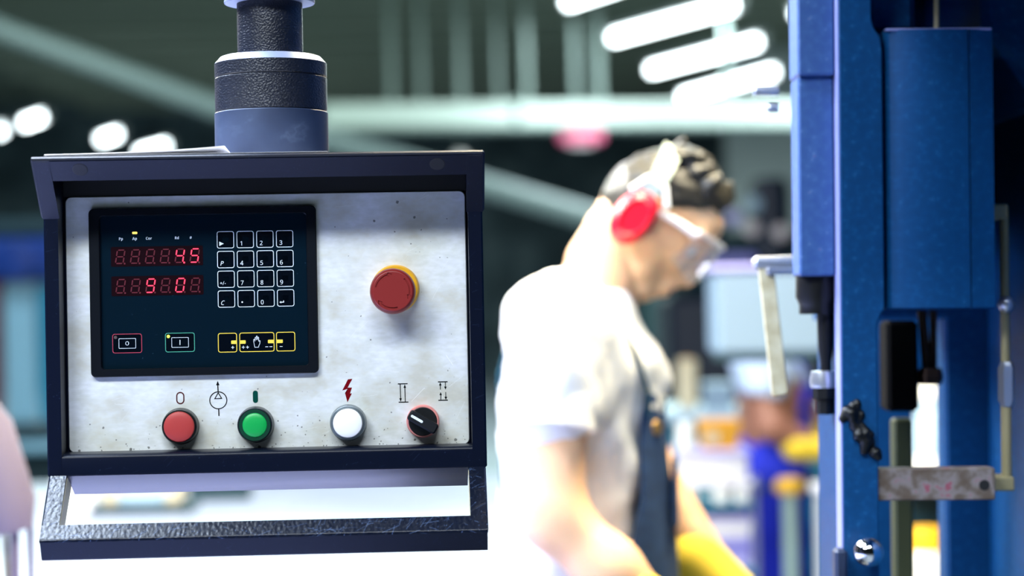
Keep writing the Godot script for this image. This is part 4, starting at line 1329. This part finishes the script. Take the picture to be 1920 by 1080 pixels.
	part(bar, "bolt_hole", [[Shape.new().lathe([Vector2(0, 0), Vector2(0.0052, 0), Vector2(0.0048, 0.0008), Vector2(0, 0.0008)], 20, Transform3D(Basis(Vector3.RIGHT, PI / 2), Vector3(0.034, 1.2735, 0.0449))), "rubber"]])
	# chrome ball of the hand lever with its arm
	part(o, "lever_arm", [[Shape.new().box(Vector3(-0.112, 1.1, 0.04), Vector3(-0.1, 1.215, 0.062), 0.003), "post_steel"]])
	part(o, "chrome_ball", [[Shape.new().lathe([Vector2(0, -0.0143), Vector2(0.0055, -0.0132), Vector2(0.0101, -0.0101), Vector2(0.0132, -0.0055), Vector2(0.0143, 0), Vector2(0.0132, 0.0055), Vector2(0.0101, 0.0101), Vector2(0.0055, 0.0132), Vector2(0, 0.0143)], 36, Transform3D(Basis(), Vector3(-0.0825, 1.214, 0.075))), "chrome", 80.0]])
	part(o, "ball_stem", [[Shape.new().tube([Vector3(-0.0825, 1.214, 0.064), Vector3(-0.0825, 1.214, 0.048)], 0.006, 12), "steel"]])
	# greasy catch on the plate
	var rng := RandomNumberGenerator.new()
	rng.seed = 12
	var lumps := []
	for i in 11:
		var p := Vector3(-0.094 + 0.018 * i / 10.0 + rng.randf_range(-0.006, 0.006), 1.352 - 0.0045 * i + rng.randf_range(-0.003, 0.003), 0.05 + rng.randf_range(-0.002, 0.003))
		lumps.append([p, p + Vector3(rng.randf_range(-0.005, 0.005), rng.randf_range(-0.008, 0.003), 0.001), 0.0062, 0.004])
	part(o, "greasy_catch", [[skin(lumps, 0.0014, 0.003, []), "iron_black"]])
	# levers that stick out to the left
	for p in [[-0.166, 1.668, 0.0058], [-0.152, 1.6505, 0.0052]]:
		part(o, "lever_pin", [[Shape.new().tube([Vector3(p[0], p[1], -0.1), Vector3(p[0] + 0.003, p[1], -0.1), Vector3(-0.14, p[1], -0.1)], [p[2] * 0.7, p[2], p[2]], 14), "steel"]])
	part(o, "gauge_arm", [[Shape.new().tube([Vector3(-0.168, 1.4905, -0.1), Vector3(-0.164, 1.491, -0.1), Vector3(-0.115, 1.492, -0.1)], [0.004, 0.007, 0.007], 14).box(Vector3(-0.155, 1.4785, -0.108), Vector3(-0.115, 1.486, -0.09), 0.002), "steel"]])
	part(o, "gauge_plate", [[Shape.new().prism(poly([-0.1625, 1.487, -0.1465, 1.487, -0.133, 1.358, -0.135, 1.3555, -0.1475, 1.353, -0.1495, 1.355]), -0.103, -0.097, 0.001), "cream_steel"]])


func build_post() -> void:
	var o := thing("hanging_post", "dark blue round post with a ringed swivel collar that carries the pendant", "post", Vector3(-0.2015, 1.57857, -1.69))
	var s := Shape.new()
	part(o, "lower_ring", [[s.lathe([Vector2(0, 0), Vector2(0.0475, 0), Vector2(0.048, 0.001), Vector2(0.048, 0.0408), Vector2(0.0472, 0.0416), Vector2(0, 0.0416)], 72), "post_steel"]])
	part(o, "middle_ring", [[Shape.new().lathe([Vector2(0, 0.0416), Vector2(0.0466, 0.0416), Vector2(0.0474, 0.0425), Vector2(0.0474, 0.0702), Vector2(0.0466, 0.071), Vector2(0, 0.071)], 72), "post_blue"]])
	part(o, "upper_ring", [[Shape.new().lathe([Vector2(0, 0.071), Vector2(0.0464, 0.071), Vector2(0.0474, 0.072), Vector2(0.0474, 0.083), Vector2(0, 0.083)], 72), "post_blue"]])
	part(o, "bevel_ring", [[Shape.new().lathe([Vector2(0, 0.083), Vector2(0.0474, 0.083), Vector2(0.0425, 0.0885), Vector2(0.0405, 0.0892), Vector2(0, 0.0892)], 72), "lit_rim"]])  # chamfer painted paler for the light it catches
	part(o, "tube", [[Shape.new().lathe([Vector2(0, 0.089), Vector2(0.0277, 0.089), Vector2(0.0277, 0.14), Vector2(0.0277, 0.6), Vector2(0.0277, 4.4214), Vector2(0, 4.4214)], 56), "post_blue"]])
	part(o, "clamp_collar", [[Shape.new().lathe([Vector2(0, 0.1365), Vector2(0.0375, 0.1365), Vector2(0.0385, 0.1375), Vector2(0.0385, 0.19), Vector2(0.0375, 0.191), Vector2(0, 0.191)], 64), "post_blue"]])
	part(o, "collar_rim", [[Shape.new().lathe([Vector2(0.0279, 0.1345), Vector2(0.0378, 0.1345), Vector2(0.0384, 0.1352), Vector2(0.0384, 0.1366), Vector2(0.0279, 0.1366)], 64), "lit_rim"]])  # reflection on the collar's underside painted as a paler ring
	part(o, "clamp_lug", [[Shape.new().box(Vector3(0.03, 0.139, 0.0), Vector3(0.0415, 0.185, 0.014), 0.002), "lit_rim"]])


func build_pendant() -> void:
	var o := thing("control_pendant", "black steel control box with a pale metal front, red digits, buttons and handle", "control panel", Vector3(-0.20258, 1.44358, -1.64944), deg_to_rad(2.4214))
	var zy := Transform3D(Basis(Vector3(0, 0, 1), Vector3(0, 1, 0), Vector3(1, 0, 0)), Vector3.ZERO)  # a side profile (z, y) pushed out along x
	var zy_left := Transform3D(Basis(Vector3(0, 0, 1), Vector3(0, 1, 0), Vector3(-1, 0, 0)), Vector3.ZERO)
	# shell
	part(o, "housing", [[Shape.new().prism(poly([-0.12, 0.129, -0.12, -0.124, -0.02, -0.124, -0.003, -0.121, -0.003, 0.129]), -0.1675, 0.1675, 0.0, zy), "black_paint"]])
	part(o, "top_panel", [[Shape.new().prism(poly([-0.122, 0.1285, 0.056, 0.1285, 0.063, 0.1295, 0.0655, 0.131, 0.0652, 0.1327, 0.063, 0.1342, -0.122, 0.1345]), -0.1795, 0.1795, 0.001, zy), "black_paint"]])
	part(o, "hood_front", [[Shape.new().prism(poly([0.047, 0.1165, 0.0505, 0.1155, 0.065, 0.13, 0.0625, 0.1335, 0.058, 0.131]), -0.1785, 0.1785, 0.0, zy), "black_paint"]])
	var cheek := poly([-0.122, 0.1335, -0.122, -0.1245, -0.003, -0.1245, 0.024, -0.123, 0.024, 0.0865, 0.0648, 0.1295, 0.064, 0.1333])
	part(o, "side_panel", [[Shape.new().prism(cheek, 0.1668, 0.1786, 0.0014, zy), "black_paint"]])
	part(o, "side_panel", [[Shape.new().prism(cheek, 0.1668, 0.1786, 0.0014, zy_left), "black_paint"]])
	for s in [-1, 1]:
		part(o, "hood_cheek", [[Shape.new().prism(poly([0.024, 0.0865, 0.0655, 0.1305, 0.063, 0.134, 0.03, 0.134, 0.02, 0.09]), 0.1655, 0.1803, 0.0016, zy if s > 0 else zy_left), "black_paint"]])
		# round holes of the hood, closed with black rubber plugs
		var n := Vector3(0, -0.7, 0.72).normalized()
		var along := Vector3(1, 0, 0)
		part(o, "rubber_plug", [[Shape.new().lathe([Vector2(0, -0.003), Vector2(0.0062, -0.003), Vector2(0.0062, 0.0003), Vector2(0.0052, 0.0006), Vector2(0, 0.0002)], 24, Transform3D(Basis(along, n, along.cross(n)), Vector3(s * 0.1422, 0.1239, 0.0588))), "rubber"]])
	part(o, "recess_wall", [[Shape.new().box(Vector3(-0.1668, 0.1058, -0.004), Vector3(0.1668, 0.1285, -0.0015)), "recess_black"]])
	part(o, "lower_rail", [[Shape.new().prism(poly([-0.003, -0.1225, 0.0235, -0.1225, 0.024, -0.1215, 0.024, -0.1085, 0.0228, -0.1062, 0.0205, -0.105, -0.003, -0.1045]), -0.1672, 0.1672, 0.0, zy), "black_paint", 50.0]])
	part(o, "bottom_panel", [[Shape.new().prism(poly([0.02, -0.1225, 0.022, -0.1228, -0.01, -0.1405, -0.05, -0.1405, -0.05, -0.1225]), -0.163, 0.163, 0.0, zy), "black_paint"]])
	# handle: two arms, the sloping bar and its folded lip
	for s in [-1, 1]:
		var h := part(o, "handle_arm", [[Shape.new().prism(poly([0.024, -0.1222, 0.0702, -0.1693, 0.0685, -0.1708, 0.045, -0.1712, 0.0, -0.128, 0.0, -0.1222]), 0.1635, 0.1775, 0.0014, zy if s > 0 else zy_left), "worn_paint"]])
		part(h, "inner_flange", [[Shape.new().prism(poly([0.021, -0.1245, 0.0575, -0.161, 0.034, -0.161, 0.0, -0.13, 0.0, -0.1245]), 0.1632, 0.1638, 0.0, zy if s > 0 else zy_left), "warm_lit_flange"]])  # cream stands for warm light falling on this wall
	part(o, "handle_bar", [[Shape.new().prism(poly([0.0572, -0.1607, 0.0595, -0.1585, 0.0695, -0.1682, 0.0702, -0.1695, 0.0699, -0.1712, 0.0665, -0.1715]), -0.1772, 0.1772, 0.0, zy), "worn_paint", 50.0]])
	part(o, "handle_lip", [[Shape.new().prism(poly([0.0668, -0.1708, 0.0698, -0.1711, 0.0635, -0.1848, 0.0615, -0.1862, 0.0595, -0.185]), -0.1768, 0.1768, 0.0, zy), "black_paint", 50.0]])
	# front plate and its printed signs
	var face := part(o, "front_plate", [[Shape.new().prism(rrect(0.33, 0.2112, 0.005), -0.0015, 0.0, 0.0006), "plate"]], "pale stained metal front plate")
	var z0 := 0.0
	var z1 := 0.00016
	var g := Shape.new().ring(rrect(0.0068, 0.0102, 0.0034, -0.0733, -0.0621, 8), rrect(0.0048, 0.0082, 0.0024, -0.0733, -0.0621, 8), z0, z1)
	part(face, "zero_sign", [[g, "ink_brown"]])
	g = Shape.new().ring(circle(0.0074, 40, -0.0421, -0.0646), circle(0.0066, 40, -0.0421, -0.0646), z0, z1)
	g.stroke(Vector2(-0.0423, -0.0522), Vector2(-0.0421, -0.0574), 0.0009, z0, z1).stroke(Vector2(-0.0419, -0.0718), Vector2(-0.0418, -0.0776), 0.0009, z0, z1)
	g.prism(poly([-0.0423, -0.0485, -0.0438, -0.0522, -0.0409, -0.0522]), z0, z1)
	g.ring(poly([-0.0421, -0.0576, -0.0456, -0.0636, -0.0387, -0.0634]), poly([-0.0421, -0.0592, -0.0443, -0.0629, -0.04, -0.0627]), z0, z1)
	part(face, "pump_sign", [[g, "ink_black"]])
	part(face, "one_sign", [[Shape.new().prism(rrect(0.0042, 0.0102, 0.002, -0.0115, -0.0623), z0, z1), "ink_green"]])
	part(face, "lightning_sign", [[Shape.new().prism(poly([0.0688, -0.0491, 0.0651, -0.0495, 0.0603, -0.0586, 0.0647, -0.0573, 0.0638, -0.061, 0.0625, -0.0607, 0.0644, -0.0684, 0.0682, -0.0611, 0.0666, -0.0613, 0.0684, -0.0563, 0.0647, -0.0564]), z0, z1), "ink_maroon"]])
	g = Shape.new()
	for y in [-0.0541, -0.0693]:
		g.stroke(Vector2(0.1064 + (0.0 if y > -0.06 else 0.0004), y), Vector2(0.1145 + (0.0 if y > -0.06 else 0.0004), y), 0.0008, z0, z1)
	g.stroke(Vector2(0.1083, -0.0541), Vector2(0.1085, -0.0668), 0.0007, z0, z1).stroke(Vector2(0.1121, -0.0567), Vector2(0.1123, -0.0693), 0.0007, z0, z1)
	g.prism(poly([0.1085, -0.0691, 0.1074, -0.066, 0.1095, -0.066]), z0, z1).prism(poly([0.1121, -0.0545, 0.111, -0.0575, 0.1132, -0.0575]), z0, z1)
	part(face, "full_stroke_sign", [[g, "ink_black"]])
	g = Shape.new()
	for y in [-0.0531, -0.0684]:
		g.stroke(Vector2(0.1397, y), Vector2(0.1477, y), 0.0008, z0, z1)
	for q in [[0.1416, -0.0595, -0.0535], [0.1418, -0.0682, -0.0615], [0.1458, -0.0533, -0.0597], [0.146, -0.0617, -0.0682]]:
		var dir := signf(q[2] - q[1])
		g.stroke(Vector2(q[0], q[1]), Vector2(q[0], q[2] - dir * 0.0012), 0.0006, z0, z1)
		g.prism(poly([q[0], q[2], q[0] - 0.0011, q[2] - dir * 0.0026, q[0] + 0.0011, q[2] - dir * 0.0026]), z0, z1)
	part(face, "step_stroke_sign", [[g, "ink_black"]])
	build_display(o)
	build_buttons(o)
	# sheet of paper lying on the box
	var p := thing("paper_sheet", "white sheet of paper lying curled on top of the control box", "paper", o.transform * Vector3(-0.105, 0.1346, 0.0), deg_to_rad(2.4214))
	var rings := []
	for i in 13:
		var u := i / 12.0
		var r := PackedVector3Array()
		var lift := 0.0035 * pow(u, 3.0) + 0.0004
		for q in [[0.058, 0.0015 + 0.0012 * u], [0.045, 0.0006], [0.0, 0.0002], [-0.05, 0.0], [-0.05, -0.0002], [0.0, -0.0], [0.045, 0.0003], [0.058, 0.0011 + 0.0012 * u]]:
			r.append(Vector3(-0.0655 + 0.143 * u, lift + q[1], q[0]))
		rings.append(r)
	part(p, "sheet", [[Shape.new().loft(rings), "paper", 60.0]])
	rings = []
	for i in 9:
		var u := i / 8.0
		var r := PackedVector3Array()
		for q in [[0.0615, 0.0004], [0.0615, 0.0002], [-0.04, 0.0002], [-0.04, 0.0004]]:
			r.append(Vector3(-0.0655 + 0.225 * u, q[1] + 0.0003, q[0] - 0.001))
		rings.append(r)
	part(p, "under_sheet", [[Shape.new().loft(rings), "paper", 60.0]])


func seven_segments(c: Vector2, lit: String) -> Array:
	# a b c d e f g and p (point)
	var w := 0.0031
	var h := 0.0055
	var t := 0.00105
	var ends := {"a": [-w, h, w, h], "b": [w, h, w, 0], "c": [w, 0, w, -h], "d": [-w, -h, w, -h], "e": [-w, 0, -w, -h], "f": [-w, h, -w, 0], "g": [-w, 0, w, 0]}
	var out := [Shape.new(), Shape.new()]
	for k in ends:
		var e: Array = ends[k]
		var a := Vector2(e[0], e[1])
		var b := Vector2(e[2], e[3])
		var d := (b - a).normalized()
		var n := Vector2(-d.y, d.x) * t / 2
		a += d * 0.0005
		b -= d * 0.0005
		var p := PackedVector2Array()
		for q in [a, a + d * t / 2 - n, b - d * t / 2 - n, b, b - d * t / 2 + n, a + d * t / 2 + n]:
			p.append(c + Vector2(q.x + q.y * 0.16, q.y))
		out[1 if lit.contains(k) else 0].prism(p, 0.0014, 0.0017)
	out[1 if lit.contains("p") else 0].prism(circle(0.0008, 10, c.x + w + 0.0004, c.y - h - 0.0002), 0.0014, 0.0017)
	return out


func build_display(o: Node3D) -> void:
	part(o, "display_bezel", [[Shape.new().ring(rrect(0.1868, 0.1386, 0.004, -0.0521, 0.0258), rrect(0.1695, 0.1262, 0.003, -0.0519, 0.026), 0.0, 0.0045, 0.0008), "bezel"]])
	part(o, "membrane", [[Shape.new().box(Vector3(-0.1368, -0.0372, 0.0), Vector3(0.033, 0.0892, 0.0012), 0.0002), "membrane"]])
	var z := 0.0012
	for r in [[0.0555, ["", "", "", "", "fgbcp", "afgcd"]], [0.0312, ["", "", "abcdfg", "", "abcdef", ""]]]:
		part(o, "display_window", [[Shape.new().prism(rrect(0.0755, 0.0162, 0.001, -0.0903, r[0]), z - 0.0002, z + 0.0002), "window_red"]])
		for k in 6:
			var g := seven_segments(Vector2(-0.1204 + 0.01222 * k, r[0]), r[1][k])
			var s := []
			if g[0].t.size():
				s.append([g[0], "dim_segment"])
			if g[1].t.size():
				s.append([g[1], "lit_segment"])
			part(o, "display_digit", s)
	var words := Shape.new()
	for w in [["Pp", -0.1197], ["Ap", -0.1083], ["Cor", -0.0968], ["Rd", -0.0737], ["#", -0.0623]]:
		words.add(lettering(w[0], 0.0022, Vector3(w[1], 0.0703, z), 0.0, true))
	part(o, "display_lettering", [[words, "print_white", 20.0]])
	part(o, "amber_light", [[Shape.new().prism(rrect(0.0042, 0.0019, 0.0007, -0.1082, 0.0750), z, z + 0.0005, 0.0002), "amber_led"]])
	# number keys
	var signs := [["play", "1", "2", "3"], ["P", "4", "5", "6"], ["+/-", "7", "8", "9"], ["C", ".", "0", "enter"]]
	for i in 4:
		for j in 4:
			var c := Vector2(-0.0338 + 0.01627 * j, 0.0680 - 0.01632 * i)
			var pad := Shape.new()
			var rings := []
			for q in [[0.0132, 0.0], [0.0132, 0.00015], [0.0118, 0.00028], [0.0075, 0.0002], [0.005, 0.0]]:
				var r := PackedVector3Array()
				for v in rrect(q[0], q[0], minf(0.0018, q[0] * 0.3), c.x, c.y):
					r.append(Vector3(v.x, v.y, z + q[1]))
				rings.append(r)
			pad.loft(rings)
			var line := Shape.new().ring(rrect(0.0141, 0.0141, 0.0018, c.x, c.y), rrect(0.0131, 0.0131, 0.0014, c.x, c.y), z, z + 0.00035)
			var key := part(o, "keypad_key", [[pad, "key_pad", 50.0], [line, "print_white"]])
			var sign := Shape.new()
			var at := Vector3(c.x - 0.0031, c.y - 0.0032, z + 0.0003)
			match signs[i][j]:
				"play":
					sign.prism(poly([c.x - 0.0051, c.y - 0.0014, c.x - 0.0051, c.y - 0.005, c.x - 0.0013, c.y - 0.0032]), z + 0.0003, z + 0.0006)
				"enter":
					sign.stroke(Vector2(c.x - 0.0042, c.y - 0.0035), Vector2(c.x - 0.0015, c.y - 0.0035), 0.0007, at.z, at.z + 0.0003).stroke(Vector2(c.x - 0.0017, c.y - 0.0036), Vector2(c.x - 0.0017, c.y - 0.0022), 0.0006, at.z, at.z + 0.0003)
					sign.prism(poly([c.x - 0.0052, c.y - 0.0035, c.x - 0.0038, c.y - 0.0025, c.x - 0.0038, c.y - 0.0045]), at.z, at.z + 0.0003)
				".":
					sign.prism(circle(0.0007, 12, c.x - 0.0033, c.y - 0.0028), at.z, at.z + 0.0003)
				"+/-":
					sign.add(lettering("+/-", 0.0029, at + Vector3(0.0004, 0, 0)))
				_:
					sign.add(lettering(signs[i][j], 0.0036, at, 0.22 if j == 0 else 0.0))
			part(key, "key_sign", [[sign, "print_white", 20.0]])
	# off and on keys
	for q in [[-0.1159, "print_red", "dead_led", "O"], [-0.0726, "print_green", "green_led", "I"]]:
		var x: float = q[0]
		var yy := -0.0161
		var k := part(o, "switch_key", [[Shape.new().ring(rrect(0.0243, 0.016, 0.002, x, yy), rrect(0.0232, 0.0149, 0.0016, x, yy), z, z + 0.0003), q[1]], [Shape.new().prism(rrect(0.0232, 0.0149, 0.0016, x, yy), z, z + 0.0001), "key_pad"]])
		part(k, "inner_frame", [[Shape.new().ring(rrect(0.0141, 0.0084, 0.0006, x + 0.0001, yy), rrect(0.0134, 0.0077, 0.0004, x + 0.0001, yy), z, z + 0.0003), "print_white"]])
		part(k, "key_sign", [[lettering("O", 0.0033, Vector3(x, yy, z + 0.0001)) if q[3] == "O" else Shape.new().stroke(Vector2(x, yy - 0.0021), Vector2(x, yy + 0.0021), 0.0006, z, z + 0.0003), "print_white", 20.0]])
		part(k, "indicator_light", [[Shape.new().prism(circle(0.0014, 16, x - 0.0095, yy + 0.0051), z, z + 0.0006, 0.0003), q[2]]])
	# yellow hand keys
	for q in [[-0.03355, 0.0157], [-0.00935, 0.0288], [0.0144, 0.0157]]:
		var x: float = q[0]
		var y := -0.0171
		var k := part(o, "feed_key", [[Shape.new().ring(rrect(q[1], 0.0161, 0.0019, x, y), rrect(q[1] - 0.0012, 0.0149, 0.0014, x, y), z, z + 0.0003), "print_yellow"], [Shape.new().prism(rrect(q[1] - 0.0012, 0.0149, 0.0014, x, y), z, z + 0.0001), "key_pad"]])
		var bars := Shape.new()
		var marks := Shape.new()
		for b in [[-0.0306, -0.0259], [-0.0235, -0.0186], [-0.0003, 0.0049], [0.0068, 0.012]]:
			if absf((b[0] + b[1]) / 2 - x) < q[1] / 2:
				bars.prism(rrect(b[1] - b[0], 0.0029, 0.0006, (b[0] + b[1]) / 2, -0.0168), z, z + 0.0003)
		part(k, "yellow_bar", [[bars, "print_yellow"]])
		for m in [[-0.0293, 1], [-0.0206, 1], [-0.0172, 1], [-0.0013, 0], [0.0021, 0], [0.0106, 0]]:
			if absf(m[0] - x) < q[1] / 2:
				marks.stroke(Vector2(m[0] - 0.0012, -0.0211), Vector2(m[0] + 0.0012, -0.0211), 0.00045, z, z + 0.0003)
				if m[1]:
					marks.stroke(Vector2(m[0], -0.0223), Vector2(m[0], -0.0199), 0.00045, z, z + 0.0003)
		if q[1] > 0.02:
			var pts := poly([-0.0112, -0.0213, -0.0117, -0.0183, -0.0121, -0.0163, -0.0119, -0.0147, -0.0113, -0.0148, -0.011, -0.0165, -0.0108, -0.0132, -0.0101, -0.0131, -0.0099, -0.0155, -0.0098, -0.0121, -0.0091, -0.012, -0.009, -0.0153, -0.0085, -0.0129, -0.0079, -0.013, -0.0079, -0.0162, -0.0076, -0.0166, -0.0072, -0.0158, -0.0067, -0.016, -0.007, -0.0185, -0.0079, -0.0202, -0.008, -0.0213, -0.0112, -0.0213])
			for i in pts.size() - 1:
				marks.stroke(pts[i], pts[i + 1], 0.0004, z, z + 0.0003)
		part(k, "key_sign", [[marks, "print_white"]])


func build_buttons(o: Node3D) -> void:
	var out := Basis(Vector3.RIGHT, PI / 2)  # lathes turned to point out of the plate
	for q in [[-0.0732, "ring_black", "ring_black", "red_cap", 0.0126, 0.0122], [-0.0115, "ring_dark", "green_rim", "green_cap", 0.0102, 0.0112], [0.0648, "ring_grey", "ring_grey", "white_cap", 0.0121, 0.0125]]:
		var x := Transform3D(out, Vector3(q[0], -0.0852, 0))
		var b := part(o, "push_button", [[Shape.new().lathe([Vector2(0, 0), Vector2(0.0149, 0), Vector2(0.0152, 0.001), Vector2(0.0148, 0.004), Vector2(0.0146, 0.0085), Vector2(0.0141, 0.0098), Vector2(0.0132, 0.0102), Vector2(0, 0.0102)], 48, x), q[1]]], {"red_cap": "red push button in a black ring", "green_cap": "green push button in a dark ring", "white_cap": "white push button in a grey ring"}[q[3]])
		part(b, "inner_ring", [[Shape.new().lathe([Vector2(0, 0.0095), Vector2(0.0131, 0.0095), Vector2(0.0129, 0.0112), Vector2(q[4] + 0.0003, 0.0114), Vector2(0, 0.0113)], 48, x), q[2]]])
		part(b, "button_cap", [[Shape.new().lathe([Vector2(0, 0.01), Vector2(q[4], 0.01), Vector2(q[4], q[5]), Vector2(q[4] - 0.0008, q[5] + 0.001), Vector2(q[4] * 0.6, q[5] + 0.0017), Vector2(0, q[5] + 0.002)], 48, x), q[3], 50.0]])
	# selector switch
	var x := Transform3D(out, Vector3(0.1266, -0.0852, 0))
	var s := part(o, "selector_switch", [[Shape.new().lathe([Vector2(0, 0), Vector2(0.0136, 0), Vector2(0.0136, 0.0075), Vector2(0.0128, 0.0086), Vector2(0, 0.0086)], 48, x), "ring_pink"]], "black selector switch in a faded pink ring")
	part(s, "knob_disc", [[Shape.new().lathe([Vector2(0, 0.008), Vector2(0.0119, 0.008), Vector2(0.0117, 0.0096), Vector2(0.0112, 0.01), Vector2(0, 0.0098)], 48, x), "knob_black"]])
	var turn := Transform3D(Basis(Vector3.BACK, deg_to_rad(-31.0)), Vector3(0.1266, -0.0852, 0))
	part(s, "knob_grip", [[Shape.new().prism(rrect(0.0262, 0.0088, 0.0022), 0.0085, 0.0205, 0.0014, turn), "knob_black"]])
	part(s, "pointer_mark", [[Shape.new().prism(rrect(0.0112, 0.0021, 0.001, -0.0056, 0.0), 0.0204, 0.0208, 0.0, turn), "print_white"]])
	# emergency stop: mushroom cap with three sunk arrows, on a yellow collar
	var c := Vector3(0.104, 0.0227, 0)
	x = Transform3D(out, c + Vector3(0.0018, 0.0022, 0))
	var e := part(o, "emergency_stop", [[Shape.new().lathe([Vector2(0, 0), Vector2(0.0197, 0), Vector2(0.02, 0.001), Vector2(0.0196, 0.009), Vector2(0.0185, 0.011), Vector2(0, 0.011)], 56, x), "stop_yellow"]], "red mushroom stop button on a yellow collar")
	x = Transform3D(out, c)
	part(e, "stem", [[Shape.new().lathe([Vector2(0, 0.01), Vector2(0.013, 0.01), Vector2(0.0125, 0.019), Vector2(0, 0.019)], 32, x), "stop_red"]])
	# cap: the face is a fine polar grid, sunk where the three arrows run
	var rings := [[0.0, 0.0175], [0.0172, 0.0175], [0.0183, 0.0195], [0.0188, 0.023], [0.0184, 0.0265], [0.0176, 0.0285], [0.0166, 0.0296]]
	for i in 22:
		rings.append([0.016 - 0.00025 * i, 0.03])
	rings.append([0.005, 0.03])
	rings.append([0.0, 0.03])
	var loops := []
	for q in rings:
		var loop := PackedVector3Array()
		for i in 216:
			var a := TAU * i / 216.0
			var h: float = q[1]
			var r: float = q[0]
			for k in 3:
				var d := fposmod(deg_to_rad(166.0 - 120.0 * k) - a, TAU)  # runs clockwise from the arrow's tail
				var half := 0.0006
				if d > 1.05:
					half = 0.0019 * (1.0 - (d - 1.05) / 0.26)
				if d < 1.31 and absf(r - 0.0139) < half and q[1] == 0.03:
					h -= 0.0008
			loop.append(x * Vector3(r * cos(a), h, r * sin(a) * -1.0))
		loops.append(loop)
	part(e, "mushroom_cap", [[Shape.new().loft(loops, true, false, false), "stop_red", 40.0]])
